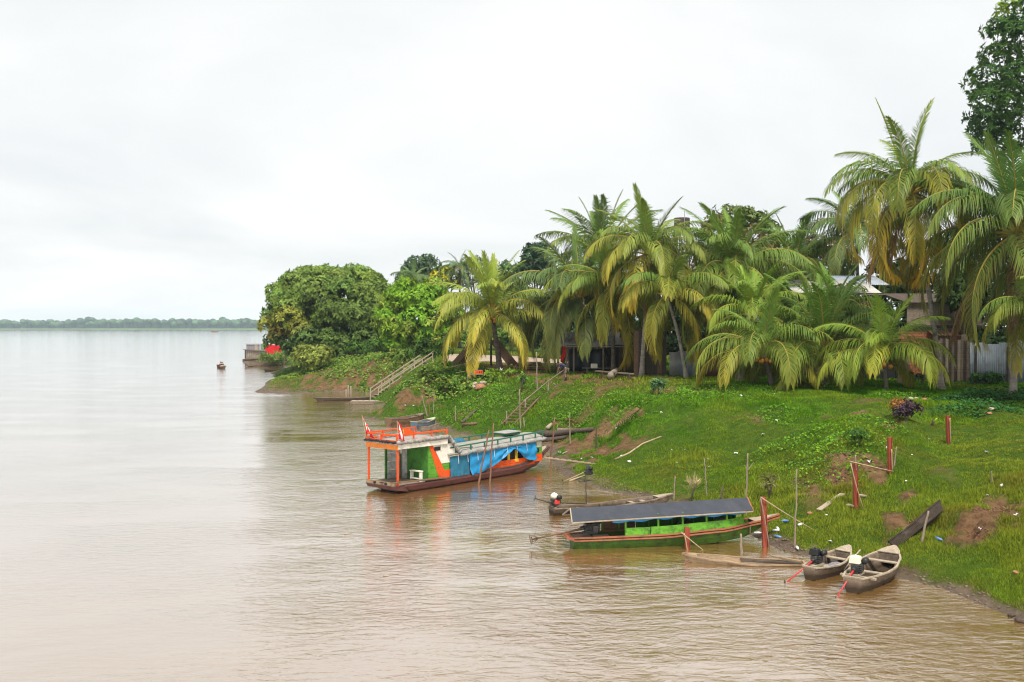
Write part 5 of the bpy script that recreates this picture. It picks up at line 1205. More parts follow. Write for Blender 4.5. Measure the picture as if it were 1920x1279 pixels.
# ------------------------------------------------------------------ houses and fences
def corr(w, h, amp=.025, waves=8, n=None):
    q = MB(); n = n or waves * 4
    q.grid(lambda u, v: (w * (u - .5), amp * math.sin(u * waves * 2 * math.pi), h * v), n, 1)
    return q
def sheet_row(parent, x0, x1, y, z0, z1, mats_, w=.85, tilt=0, seed=0, name='tin_sheet'):
    r_ = random.Random(seed); n = max(1, int(round((x1 - x0) / w))); ww = (x1 - x0) / n
    for i in range(n):
        o = corr(ww * 1.04, (z1 - z0) * r_.uniform(.94, 1.06)).build(name, r_.choice(mats_), parent, True, solid=.006); o.location = (x0 + ww * (i + .5), y + .02 * (i % 2), z0); o.rotation_euler = (tilt, r_.uniform(-.02, .02), 0)
def planks(parent, x0, x1, y, z0, z1, m, w=.22, seed=0, gap=.012, name='plank', vert=True):
    r_ = random.Random(seed); n = max(1, int(round((x1 - x0) / w))); ww = (x1 - x0) / n
    for i in range(n):
        hh = (z1 - z0) * r_.uniform(.95, 1.03)
        o = MB().box((0, 0, hh / 2), (ww - gap, .03, hh)).build(name, r_.choice(m), parent); o.location = (x0 + ww * (i + .5), y + r_.uniform(-.01, .01), z0)
def X(px, d): return (px - 960) / F * d
def Z(py, d): return P(960, py, d=d).z
# two-storey house behind the lawn palms
D = 69; gz_ = Hs(X(1560, D), D)
h1 = thing('house', 'two-storey plank house with pale tin roof behind the lawn palms', 'house', (X(1560, D), D, gz_))
def lx(px): return X(px, D) - X(1560, D)
def lz(py, d=D): return Z(py, d) - gz_
for i in range(8):
    x0, x1 = lx(1482) + i * (lx(1645) - lx(1482)) / 8, lx(1482) + (i + 1) * (lx(1645) - lx(1482)) / 8
    q = MB(); q.grid(lambda u, v: (x0 + (x1 - x0) * u * 1.03, -1.2 + 3.4 * v, lz(552) + .10 * math.sin(i * 1.7) + 1.0 * v + .025 * math.sin(u * 44)), 28, 2); q.build('roof_sheet', 'tin_white', h1, True, solid=.01)
for i in range(3):
    x0 = lx(1598) + i * 1.1
    q = MB(); q.grid(lambda u, v: (x0 + 1.12 * u, 2.0 + 3 * v, lz(532) + .8 * v + .025 * math.sin(u * 44)), 28, 2); q.build('upper_roof_sheet', 'tin_blue', h1, True, solid=.01)
MB().bar((lx(1482), -1.15, lz(550) - .08), (lx(1645), -1.15, lz(550) - .08), .08, .14).build('eave_beam', 'wood_dark', h1)
planks(h1, lx(1490), lx(1640), .6, lz(640), lz(556), ['wood_brown', 'wood_dark', 'wood_grey'], .24, 3, name='wall_plank')
MB().box(((lx(1490) + lx(1640)) / 2, 3, lz(610)), (lx(1640) - lx(1490), 4.6, .15)).build('upper_floor', 'wood_dark', h1)
sheet_row(h1, lx(1586), lx(1626), -.9, lz(594), lz(562), ['tin_rust'], .8, .5, 4, 'awning_sheet')
MB().box((lx(1612), -.2, lz(590)), (1.6, .05, .8)).build('blue_panel', mat('blue_panel', (.03, .08, .2), .7, .25, 3), h1)
for px in (1495, 1530, 1568, 1602, 1635): MB().box((lx(px), -.5, lz(625) / 2), (.16, .16, lz(625))).build('stilt', 'post_grey', h1)
planks(h1, lx(1500), lx(1650), 2.2, -.2, lz(640), ['wood_dark', 'wood_brown', 'wood_dark'], .3, 5, name='lower_plank')
bn = thing('bench', 'rough plank bench under the two-storey house', 'bench', (X(1588, 64), 64, Hs(X(1588, 64), 64)))
MB().box((0, 0, .45), (1.7, .35, .05)).build('seat', 'wood_grey', bn)
for s_ in (-1, 1): MB().box((s_ * .7, 0, .2), (.08, .3, .5)).build('leg', 'wood_dark', bn)
# plank and brick house at right
D = 66; gz_ = Hs(X(1770, D), D)
h2 = thing('house', 'grey plank house over a brick base behind the tallest palm', 'house', (X(1770, D), D, gz_))
def lx(px): return X(px, D) - X(1770, D)
planks(h2, lx(1700), lx(1840), 0, lz(612), lz(566), ['wood_grey', 'post_grey', 'wood_grey'], .42, 6, name='wall_plank')
MB().bar((lx(1700), -.08, lz(612)), (lx(1840), -.08, lz(612)), .12, .14).build('sill_beam', 'wood_dark', h2)
br = bpy.data.meshes.new('brick'); q = MB().box((0, 0, 0), (.37, .12, .17)); br.from_pydata(q.v, [], q.f); br.materials.append(M('brick'))
MB().box(((lx(1690) + lx(1805)) / 2, .18, (lz(614)) / 2 - .1), (lx(1805) - lx(1690), .1, lz(614) + .1)).build('mortar_wall', 'mortar', h2)
nb = 0
for j in range(int(lz(616) / .19)):
    x = lx(1690) + (.2 if j % 2 else 0)
    while x < lx(1805) and nb < 220:
        o = bpy.data.objects.new('brick', br); C.objects.link(o); o.parent = h2; o.location = (x, .10 + random.uniform(-.012, .012), .05 + j * .19); x += .39; nb += 1
MB().box((lx(1640) + .4, .4, lz(640) / 2), (3, .1, lz(612))).build('painted_dark_opening', 'black', h2)  # solid black slab, the shade of an open space put in as colour
q = corr(2.6, 1.1).build('lean_to_sheet', 'tin_rust', h2, True, solid=.006); q.location = (lx(1775), -1.1, lz(628)); q.rotation_euler = (R(-72), 0, 0)
for px in (1752, 1762, 1796, 1808): MB().box((lx(px), -.9, lz(632) / 2), (.12, .12, lz(632))).build('post', 'post_grey', h2)
MB().box((lx(1775), 2.0, lz(560)), (lx(1850) - lx(1695), 4.6, .06), Matrix.Rotation(.16, 3, 'X')).build('roof', 'wood_dark', h2)
# plank fence and tin fence at right
D = 63.5
f1 = thing('plank_fence', 'weathered vertical plank fence left of the tin fence', 'fence', (X(1790, D), D, Hs(X(1790, D), D)))
planks(f1, X(1756, D) - f1.location.x, X(1818, D) - f1.location.x, 0, -.2, Z(636, D) - f1.location.z, ['wood_grey', 'wood_pale', 'wood_dark'], .2, 8)
for z in (.5, 1.6): MB().bar((X(1756, D) - f1.location.x, .05, z), (X(1818, D) - f1.location.x, .05, z), .05, .08).build('rail', 'wood_dark', f1)
D = 62
f2 = thing('tin_fence', 'blue-grey corrugated tin fence along the right of the lawn', 'fence', (X(1820, D), D, Hs(X(1870, D), D)))
sheet_row(f2, 0, X(2010, D) - X(1820, D), 0, -.2, Z(642, D) - f2.location.z, ['tin_blue', 'tin', 'tin_blue', 'tin_rust'], .85, 0, 9)
for i in range(4): MB().box((i * 2.0 + .3, -.08, 1.1), (.10, .10, 2.5)).build('post', 'wood_dark', f2)
# short brown panel by the small palm, pale panel
D = 61; f3 = thing('fence_hoarding', 'pale plank panel leaning behind the smallest palm', 'fence', (X(1694, D), D, Hs(X(1694, D), D))); planks(f3, -.35, .35, 0, -.1, 1.9, ['wood_pale', 'wood_tan'], .2, 10)
yp = thing('yellow_pole', 'yellow pole lying in the grass by the house corner', 'pole', G(1688, 720)); stick(yp, (0, 0, .1), G(1742, 706) - G(1688, 720) + Vector((0, 0, .35)), .05, .04, 'yellow_paint', 'pole')
for i, (x0, y0, x1, y1, lb) in enumerate([(1727, 722, 1746, 681, 'leaning dark plank left of the tallest palm trunk'), (1741, 720, 1750, 688, 'second leaning plank against the tallest palm trunk')]):
    g = G(x0, y0); o = stick(None, (0, 0, 0), P(x1, y1, d=g.y + .4) - g, .07, .06, 'wood_brown' if i == 0 else 'wood_dark', 'leaning_plank', 0, 3, 4); o.location = g; tag(o, lb, 'plank')
# tin and rusty sheets at mid grove
D = 72.5; f4 = thing('tin_fence', 'grey and rusty tin sheets fencing the middle of the grove', 'fence', (X(1256, D), D, Hs(X(1290, D), D)))
sheet_row(f4, 0, X(1306, D) - X(1256, D), 0, -.1, 1.75, ['tin_blue', 'tin'], .7, -.06, 11); sheet_row(f4, X(1308, D) - X(1256, D), X(1348, D) - X(1256, D), -.1, -.1, 1.5, ['tin_rust'], .8, -.12, 12, 'rusty_sheet')
planks(f4, X(1185, D + 2) - X(1256, D), -.1, .9, -.1, 3.4, ['wood_dark', 'wood_dark', 'wood_brown'], .33, 13)
planks(f4, X(1350, D) - X(1256, D), X(1470, D) - X(1256, D), .9, -.1, 2.2, ['wood_dark', 'wood_brown', 'wood_dark'], .33, 14)
# open hut
D = 79; gz_ = Hs(X(1110, D), D); h3 = thing('open_hut', 'open-sided hut with low tin roof and black plastic behind the palms', 'hut', (X(1110, D), D, gz_))
def lx(px): return X(px, D) - X(1110, D)
for i in range(8):
    x0, x1 = lx(1040) + i * (lx(1215) - lx(1040)) / 8, lx(1040) + (i + 1) * (lx(1215) - lx(1040)) / 8
    q = MB(); q.grid(lambda u, v: (x0 + (x1 - x0) * u * 1.03, -.8 + 3.6 * v, lz(653) + .04 * (i % 3) + 1.0 * v + .022 * math.sin(u * 44)), 24, 2); q.build('roof_sheet', ['tin_white', 'tin', 'tin_white'][i % 3], h3, True, solid=.01)
    q = MB(); q.grid(lambda u, v: (x0 + (x1 - x0) * u * 1.03, 2.8 + 3.6 * v, lz(653) + .04 * (i % 3) + 1.0 - 1.0 * v + .022 * math.sin(u * 44)), 24, 2); q.build('roof_sheet', 'tin', h3, True, solid=.01)
MB().bar((lx(1040), -.75, lz(655)), (lx(1215), -.75, lz(655)), .08, .1).build('eave_beam', 'wood_pale', h3)
for px in (1046, 1062, 1075, 1130, 1170, 1205): 
    for y in (-.5, 5.8): MB().box((lx(px), y, lz(655) / 2), (.17 if px == 1046 else .12, .14, lz(655))).build('post', 'post_grey', h3)
q = MB(); q.grid(lambda u, v: (lx(1068) + (lx(1140) - lx(1068)) * u, .2 + .06 * math.sin(u * 22), 1.75 - 1.75 * v + .05 * math.sin(u * 9)), 24, 4); q.build('black_sheet', mat('black_plastic', (.018, .02, .024), .45, .3, 4, bump=.2, spec=.4), h3, True, solid=.01)
planks(h3, lx(1135), lx(1215), 1.6, 0, 2.2, ['wood_dark', 'wood_brown'], .3, 15, name='wall_plank'); planks(h3, lx(1085), lx(1215), 5.9, 0, 2.2, ['wood_dark', 'wood_dark', 'wood_brown'], .3, 16, name='wall_plank')
q = MB(); q.box((0, 0, 0), (.5, .4, .35)); o = q.build('white_box', 'tank_cream', None, bevel=.03); g = GD(1114, 77); o.location = g + Vector((0, 0, .55)); tag(o, 'cream box on a ledge in front of the open hut', 'box')
lgd = MB(); lgd.box((0, 0, .36), (3.2, .3, .06)).box((-1.2, 0, .1), (.1, .2, .5)).box((1.2, 0, .1), (.1, .2, .5)); o = lgd.build('plank_ledge', 'wood_grey'); o.location = GD(1130, 77); tag(o, 'pale plank ledge in front of the open hut', 'bench')
rc = MB(); rc.grid(lambda u, v: (.22 * (u - .5) * (.6 + .6 * math.sin(v * 2.6)) + .10 * math.sin(v * 5), .04 * math.sin(u * 9 + v * 5), -1.25 * v), 8, 14); o = rc.build('red_cloth', 'red_cloth', None, True, solid=.02); o.location = P(1056, 649, d=77.6); tag(o, 'red cloth hanging from the open hut eave', 'cloth')

# ------------------------------------------------------------------ yard behind the golden palm
g = GD(880, 88)
af = thing('plank_shelter', 'lean-to of long brown planks propped beside the golden palm', 'shelter', g)
for i in range(5): MB().bar((-.9 + .16 * i - .6, .3 * i - .3, -.05), (1.15 + .10 * i, .3 * i - .2, 3.0 - .08 * i), .36, .05, (0, 1, 0)).build('plank', ['wood_brown', 'wood_tan', 'wood_brown'][i % 3], af)
MB().bar((3.6, .2, -.05), (2.0, .2, 2.1), .4, .06, (0, 1, 0)).build('plank', 'wood_brown', af); MB().bar((4.1, .6, -.05), (2.4, .6, 2.1), .4, .06, (0, 1, 0)).build('plank', 'wood_brown', af)
for x in (.6, 1.9): stick(af, (x, .8, -.1), (x, .8, 3.0), .10, .09, 'post_dark', 'post')
g = G(895, 716); tb = thing('work_table', 'rough plank table on stilts at the bank edge', 'table', g); s = g.y / F
zt = (716 - 703) * s
MB().box((.2, .2, zt), (38 * s, .8, .05)).build('table_top', 'wood_grey', tb)
for x in (-.75, -.45, .75, .95): MB().box((x, .1 if x < 0 else .3, zt / 2 - .2), (.08, .08, zt + .4)).build('leg', 'post_grey', tb)
cr = thing('crate', 'orange plastic crate with teal top on the plank table', 'crate', g + Vector((.1, .15, zt + .03)))
MB().box((0, 0, .02), (.62, .36, .04)).build('base', 'orange', cr)
for s_ in (-1, 1):
    MB().box((0, s_ * .17, .05), (.62, .03, .08)).build('lower_rim', 'orange', cr); MB().box((0, s_ * .17, .25), (.62, .03, .08)).build('upper_rim', 'orange', cr); MB().box((s_ * .30, 0, .15), (.03, .36, .28)).build('end_panel', 'orange', cr)
    for k in range(5): MB().box((-.28 + .14 * k, s_ * .17, .15), (.05, .028, .16)).build('slat', 'orange', cr)
MB().box((0, 0, .30), (.60, .34, .03)).build('teal_lid', 'tarp_teal', cr)
def lying(name, label, cat, x0, y0, x1, y1, w, h, m, lift=.06, lift2=None):
    a, b_ = G(x0, y0), G(x1, y1); q = MB(); q.bar((0, 0, lift), b_ - a + Vector((0, 0, lift if lift2 is None else lift2)), w, h); o = q.build(name, m); o.location = a; return tag(o, label, cat)
lying('plank', 'reddish plank lying left of the plank table', 'plank', 848, 696, 876, 690, .3, .06, 'wood_tan', .35); lying('plank', 'pale plank lying below the reddish plank', 'plank', 856, 704, 878, 700, .3, .05, 'wood_tan', .2)
q = MB(); q.tube([(0, 0, 0), (0, -.04, 0)], .24, 12); o = q.build('basket_tray', 'wood_tan'); o.location = G(880, 706) + Vector((0, 0, .35)); o.rotation_euler = (R(20), 0, 0); tag(o, 'round tan tray propped beside the plank table', 'tray')
tp = thing('timber_pile', 'stack of rough brown timber beside the dirt road', 'timber', GD(995, 92)); rr = random.Random(4)
for i in range(12): MB().bar((rr.uniform(-2.2, -1.2), rr.uniform(-.5, .5), .08 + .09 * (i // 3)), (rr.uniform(.8, 2.0), rr.uniform(-.5, .5), .08 + .09 * (i // 3) + rr.uniform(-.05, .05)), .24, .07).build('board', rr.choice(['wood_brown', 'wood_dark', 'wood_tan']), tp)
tp = thing('timber_pile', 'low scatter of boards in front of the timber stack', 'timber', GD(1030, 86))
for i in range(8): MB().bar((rr.uniform(-2.2, -1.2), rr.uniform(-.7, .7), .06 + .05 * (i // 3)), (rr.uniform(.4, 1.6), rr.uniform(-.7, .7), .06 + .05 * (i // 3)), .22, .06).build('board', rr.choice(['wood_brown', 'wood_tan']), tp)
q = MB(); q.tube([(0, 0, 0), (0, 0, .42)], [.19, .24], 12); o = q.build('red_bucket', 'red_paint', None, True); o.location = GD(1024, 89) + Vector((0, 0, .45)); tag(o, 'red bucket on the boards left of the open hut', 'bucket')
# benches under the palms
bn = thing('log_bench', 'long pale plank bench under the palms right of the person', 'bench', G(1150, 708)); e = G(1186, 714) - G(1150, 708)
MB().bar((-1.2, .3, .45), e + Vector((0, .2, .45)), .3, .07).build('seat', 'wood_grey', bn); MB().box((-.8, .3, .15), (.1, .25, .6)).build('leg', 'wood_dark', bn); MB().box(e + Vector((-.2, .2, .15)), (.1, .25, .6)).build('leg', 'wood_dark', bn)
def log(name, label, pts_, r_, m, cat='log', up=.7):
    gp = [G(x, y) for x, y in pts_]; q = MB(); n = len(gp); q.tube([p - gp[0] + Vector((0, 0, r_ * up)) for p in gp], [r_ * (1 - .45 * i / max(1, n - 1)) for i in range(n)], 8); o = q.build(name, m, None, True); o.location = gp[0]; return tag(o, label, cat)
log('driftwood', 'pale sun-bleached driftwood chunk against the plank bench', [(1146, 712), (1153, 704), (1160, 700)], .28, 'wood_pale', 'driftwood', 1.0)
log('log', 'thick dark log on the mud at the houseboat bow', [(1008, 818), (1040, 820), (1070, 815), (1112, 811)], .22, 'wood_dark'); log('log', 'second dark log in front of the thick one', [(1012, 830), (1035, 828), (1060, 824)], .17, 'wood_dark')
log('log', 'pale log end lying on the mud beyond the houseboat', [(1045, 812), (1070, 810)], .15, 'wood_grey'); log('driftwood', 'white broken board standing in the mud at the houseboat bow', [(1026, 812), (1034, 804)], .14, 'wood_pale', 'driftwood', 2.0)
log('branch', 'thin branch on the mud right of the houseboat bow', [(1055, 852), (1076, 842)], .04, 'wood_pale', 'branch'); log('bamboo_pole', 'long curved yellow bamboo lying on the grass', [(1153, 864), (1180, 852), (1205, 834), (1240, 820)], .055, 'bamboo', 'pole'); log('bamboo_pole', 'short bamboo lying near the spare motor', [(1068, 903), (1100, 892)], .045, 'bamboo', 'pole')
log('log', 'brown log lying left of the bank ladder foot', [(868, 800), (893, 797)], .14, 'wood_brown')
lying('plank', 'pale plank lying on the bare soil beside the lashed post', 'plank', 1535, 962, 1580, 932, .20, .04, 'wood_pale', .08); lying('plank', 'short pale plank left of the crossed-stick post', 'plank', 1588, 950, 1603, 954, .2, .04, 'wood_pale', .07); lying('plank', 'short pale board behind the crossed-stick post', 'plank', 1610, 932, 1622, 936, .2, .04, 'wood_pale', .07)
lying('plank', 'sloping plank with a white sack on the bank above the flags', 'plank', 866, 795, 893, 772, .2, .05, 'wood_dark', .1)
# fallen dry palm frond
g = G(1195, 778)
ff = thing('fallen_frond', 'fallen dry brown palm fronds heaped on the slope', 'palm frond', g)
for i in range(4):
    e = G(1135 + 12 * i, 818 - 4 * i) - g
    frond(ff, (0, .3 * i - .8, .35), math.atan2(e.x, e.y) + .12 * (i - 2.5), .02 + math.atan2(e.z, math.hypot(e.x, e.y)) + .12, 3.4, .12, .12, (.27, .16, .09), (.33, .21, .12), .6, 17, .03, 1.0, 900 + i, dead=1, fwd=1.6)
g2 = G(1060, 795); ff = thing('fallen_frond', 'small heap of reddish dead leaves below the bank ladder', 'palm frond', g2)
for i in range(3): frond(ff, (0, .3 * i, .2), 1.2 + .8 * i, .1, 1.8, .2, .3, (.26, .12, .06), (.3, .16, .08), .6, 30, .04, .6, 930 + i, dead=1)

# spare long-tail motor resting on a stake
g = G(1098, 905); sm = thing('spare_motor', 'spare dark engine with pale shaft propped on a stake at the shore', 'engine', g)
stick(sm, (0, 0, -.3), (0, 0, .50), .035, .03, 'post_dark', 'stake'); motor(sm, .12, 0, .40, 'engine', 'bamboo', (-1.0, -.1, .05), .9)

# water tank on its tower
D = 118; tc_ = P(1278, 419, d=D); gt = GD(1278, D)
wk = thing('water_tank', 'brown barrel water tank on a tower above the palms', 'water tank', gt); s = D / F
zb = tc_.z - gt.z - 10 * s
for k in range(16):
    a = 2 * math.pi * k / 16; MB().box((math.cos(a) * 14 * s, math.sin(a) * 14 * s, zb + 10 * s), (.05, 6.1 * s, 19 * s), Matrix.Rotation(a, 3, 'Z')).build('stave', 'tank_brown', wk)
MB().tube([(0, 0, zb + 19.4 * s), (0, 0, zb + 20 * s)], 14.3 * s, 16).build('lid', 'tank_brown', wk)
for z in (4, 15): MB().tube([(0, 0, zb + z * s), (0, 0, zb + (z + .6) * s)], 14.9 * s, 20, False).build('hoop', 'black', wk)
MB().box((-1.5 * s, 0, zb - .8 * s), (38 * s, 32 * s, 1.4 * s)).build('platform', 'wood_dark', wk)
for sx in (-1, 1):
    for sy in (-1, 1): MB().bar((sx * 15 * s, sy * 13 * s, -.3), (sx * 11 * s, sy * 11 * s, zb - 1.4 * s), .18, .18).build('leg', 'wood_dark', wk)
MB().tube([(2 * s, -1.0, zb), (2 * s, -1.0, zb + 32 * s)], .04, 6).build('mast', 'tin', wk)

# dirt road strip behind the yard
rd = MB(); rd.grid(lambda u, v: (X(840 + 260 * u, 108) , 99 + 13 * v + 2 * math.sin(u * 5), Hs(X(840 + 260 * u, 108), 99 + 13 * v + 2 * math.sin(u * 5)) + .10), 30, 6); struct(rd.build('dirt_road', mat('road_soil', (.34, .26, .20), .95, .2, .8, bump=.3), smooth=True))

# ------------------------------------------------------------------ people
def skin(name, J, E, m, parent, sub=2):
    me = bpy.data.meshes.new(name); keys = list(J); me.from_pydata([J[k][0] for k in keys], [(keys.index(a), keys.index(b_)) for a, b_ in E], []); me.update()
    o = link(name, me, m, parent); o.modifiers.new('skin', 'SKIN'); 
    sv = me.skin_vertices[0].data if me.skin_vertices else None
    if sv is None:
        bm = bmesh.new(); bm.from_mesh(me); bm.verts.layers.skin.verify(); bm.to_mesh(me); bm.free(); sv = me.skin_vertices[0].data
    for i, k in enumerate(keys):
        r_ = J[k][1]; sv[i].radius = (r_, r_) if not isinstance(r_, tuple) else r_; sv[i].use_root = (i == 0)
    md = o.modifiers.new('sub', 'SUBSURF'); md.levels = sub; md.render_levels = sub
    return o
def head(parent, p, fwd, s=1.0):
    p = Vector(p); f = Vector(fwd).normalized(); rt_ = f.cross(Vector((0, 0, 1))).normalized()
    q = MB(); q.ell(p + f * -.02, (.088 * s, .088 * s, .112 * s), 12, 9); q.ell(p + f * .075 + Vector((0, 0, -.04)), (.035 * s, .035 * s, .05 * s), 8, 6); q.ell(p + f * .095 * s + Vector((0, 0, -.005)), (.018, .018, .022), 6, 5)
    for s_ in (-1, 1): q.ell(p + rt_ * s_ * .088 * s, (.018, .018, .03), 6, 5)
    h_ = q.build('head', 'skin', parent, True)
    MB().ell(p - f * .025 + Vector((0, 0, .035)), (.098 * s, .098 * s, .098 * s), 12, 8).build('hair', 'hair', parent, True)
    for s_ in (-1, 1): MB().ell(p + f * .072 * s + rt_ * s_ * .032 + Vector((0, 0, .012)), (.012, .012, .009), 6, 5).build('eye', 'black', h_, True)
    MB().ell(p + f * .10 * s + Vector((0, 0, -.05)), (.024, .012, .007), 6, 5).build('mouth', 'red_gunwale', h_, True)
g = G(1060, 714)
pr = thing('person', 'person in navy shirt and khaki shorts bending over at the top of the bank', 'person', g, (0, 0, R(158)))
J = {'pelvis': ((-.10, 0, .86), .13), 'waist': ((.02, 0, 1.0), .115), 'chest': ((.24, 0, 1.14), .14), 'neck': ((.40, 0, 1.20), .06), 'nk2': ((.47, 0, 1.22), .055),
     'shl': ((.33, .18, 1.15), .06), 'ell': ((.40, .24, .90), .042), 'wrl': ((.50, .20, .68), .030), 'hal': ((.54, .18, .60), .036), 'shr': ((.33, -.18, 1.15), .06), 'elr': ((.40, -.24, .90), .042), 'wrr': ((.50, -.20, .68), .030), 'har': ((.54, -.18, .60), .036),
     'hil': ((-.09, .10, .80), .095), 'knl': ((-.02, .12, .45), .062), 'anl': ((-.10, .13, .09), .040), 'tol': ((.06, .14, .04), .036), 'hir': ((-.09, -.10, .80), .095), 'knr': ((.02, -.12, .45), .062), 'anr': ((-.02, -.13, .09), .040), 'tor': ((.14, -.14, .04), .036)}
E = [('pelvis', 'waist'), ('waist', 'chest'), ('chest', 'neck'), ('neck', 'nk2'), ('chest', 'shl'), ('shl', 'ell'), ('ell', 'wrl'), ('wrl', 'hal'), ('chest', 'shr'), ('shr', 'elr'), ('elr', 'wrr'), ('wrr', 'har'), ('pelvis', 'hil'), ('hil', 'knl'), ('knl', 'anl'), ('anl', 'tol'), ('pelvis', 'hir'), ('hir', 'knr'), ('knr', 'anr'), ('anr', 'tor')]
for s_, w, h_ in ((1, 'l', 'hal'), (-1, 'r', 'har')):
    c = Vector(J[h_][0])
    for k in range(5):
        a = c + Vector((.015 * (k - 2) * .8, s_ * .012 * (k - 2), -.035)); 
        if k == 0: a = c + Vector((-.045, -s_ * .01, -.01))
        J[f'f{w}{k}'] = (tuple(a), .010); J[f'g{w}{k}'] = (tuple(a + Vector((.012, -s_ * .006, -.042))), .008); E += [(h_, f'f{w}{k}'), (f'f{w}{k}', f'g{w}{k}')]
skin('body', J, E, 'skin', pr)
skin('shirt', {'a': ((-.12, 0, .92), .145), 'b': ((.02, 0, 1.0), .138), 'c': ((.24, 0, 1.145), .162), 'd': ((.37, 0, 1.19), .085), 'l': ((.33, .18, 1.15), .078), 'l2': ((.38, .23, .99), .062), 'r': ((.33, -.18, 1.15), .078), 'r2': ((.38, -.23, .99), .062)}, [('a', 'b'), ('b', 'c'), ('c', 'd'), ('c', 'l'), ('l', 'l2'), ('c', 'r'), ('r', 'r2')], 'navy', pr)
skin('shorts', {'p': ((-.10, 0, .86), .15), 'l': ((-.09, .10, .78), .115), 'l2': ((-.03, .12, .48), .088), 'r': ((-.09, -.10, .78), .115), 'r2': ((.01, -.12, .48), .088)}, [('p', 'l'), ('l', 'l2'), ('p', 'r'), ('r', 'r2')], 'khaki', pr)
skin('boots', {'a': ((-.06, .125, .28), .055), 'b': ((-.10, .13, .08), .052), 'c': ((.07, .14, .05), .048)}, [('a', 'b'), ('b', 'c')], 'black', pr); skin('boots', {'a': ((.0, -.125, .28), .055), 'b': ((-.02, -.13, .08), .052), 'c': ((.15, -.14, .05), .048)}, [('a', 'b'), ('b', 'c')], 'black', pr)
head(pr, (.56, 0, 1.22), (.8, 0, -.6))

def seated(label, loc, rz, shirt):
    p_ = thing('person', label, 'person', loc, (0, 0, rz), group='people in the small canoe')
    J = {'pelvis': ((0, 0, .1), .13), 'chest': ((.05, 0, .45), .15), 'neck': ((.08, 0, .60), .06), 'shl': ((.06, .19, .50), .06), 'ell': ((.16, .26, .28), .045), 'wrl': ((.36, .18, .22), .035), 'shr': ((.06, -.19, .50), .06), 'elr': ((.16, -.26, .28), .045), 'wrr': ((.36, -.18, .22), .035), 'knl': ((.42, .14, .22), .075), 'anl': ((.50, .14, -.12), .05), 'knr': ((.42, -.14, .22), .075), 'anr': ((.50, -.14, -.12), .05)}
    E = [('pelvis', 'chest'), ('chest', 'neck'), ('chest', 'shl'), ('shl', 'ell'), ('ell', 'wrl'), ('chest', 'shr'), ('shr', 'elr'), ('elr', 'wrr'), ('pelvis', 'knl'), ('knl', 'anl'), ('pelvis', 'knr'), ('knr', 'anr')]
    skin('body', J, E, 'skin', p_); skin('shirt', {'a': ((0, 0, .1), .15), 'b': ((.05, 0, .45), .17), 'c': ((.07, 0, .56), .08), 'l': ((.06, .19, .50), .08), 'l2': ((.12, .24, .34), .065), 'r': ((.06, -.19, .50), .08), 'r2': ((.12, -.24, .34), .065)}, [('a', 'b'), ('b', 'c'), ('b', 'l'), ('l', 'l2'), ('b', 'r'), ('r', 'r2')], shirt, p_)
    head(p_, (.10, 0, .76), (1, 0, 0), 1.1); return p_
c0 = P(420, 691, z=0); c1 = P(400, 689, z=0)
canoe('tiny dark canoe out on the open river', c0, c0 + (c1 - c0).normalized() * 4.2 + Vector((0, 1.0, 0)), .9, .42, 'wood_dark', .15, deck=.12, thwarts=(.3, .6), stern_w=.6, draft=.12)
dv = ((c1 - c0).normalized() * 4.2 + Vector((0, 1.0, 0))).normalized(); az = math.atan2(dv.y, dv.x)
seated('person in red shirt sitting in the open river canoe', c0 + dv * 2.3 + Vector((0, 0, .18)), az, 'red_cloth'); seated('person in dark shirt at the stern of the open river canoe', c0 + dv * 1.3 + Vector((0, 0, .18)), az, 'navy'); 
q = MB(); q.ell((0, 0, 0), (.55, .4, .22), 10, 6); o = q.build('cargo_bundle', 'wood_tan', None, True); o.location = c0 + dv * .6 + Vector((0, 0, .35)); tag(o, 'pale bundle in the open river canoe', 'bundle')
c0 = P(402, 623, z=0); t, L, *_ = canoe('far speck of a reddish boat near the opposite shore', c0 + Vector((4, 0, 0)), c0 - Vector((4, 0, 0)), 2, 1.2, 'wood_brown', .4, deck=.2, thwarts=(.5,), stern_w=.7, draft=.2)
MB().box((4, 0, 2.0), (3.4, 1.8, .2)).build('canopy', 'orange', t)
for x in (2.6, 5.4):
    for y in (-.7, .7): MB().box((x, y, 1.4), (.12, .12, 1.3)).build('post', 'wood_dark', t)

# ------------------------------------------------------------------ hens
def hen(label, px, py, m, rz):
    h_ = thing('hen', label, 'hen', G(px, py), (0, 0, rz), group='hens in the yard')
    skin('body', {'b': ((0, 0, .24), .11), 'c': ((.12, 0, .27), .08), 'n': ((.17, 0, .38), .045), 'h': ((.20, 0, .45), .045), 'k': ((.25, 0, .44), .012), 't': ((-.14, 0, .30), .06), 't2': ((-.24, 0, .42), .025)}, [('b', 'c'), ('c', 'n'), ('n', 'h'), ('h', 'k'), ('b', 't'), ('t', 't2')], m, h_)
    for s_ in (-1, 1): MB().tube([(0, s_ * .04, .18), (.01, s_ * .04, .08), (.0, s_ * .04, 0), (.06, s_ * .05, 0)], .010, 5).build('leg', 'yellow_paint', h_)
    MB().box((.21, 0, .51), (.07, .012, .05)).build('comb', 'red_cloth', h_)
hen('white hen scratching at the foot of the golden palm', 940, 701, 'feather', 2.0); hen('tan hen right of the white hen', 965, 696, 'feather_brown', 1.0)

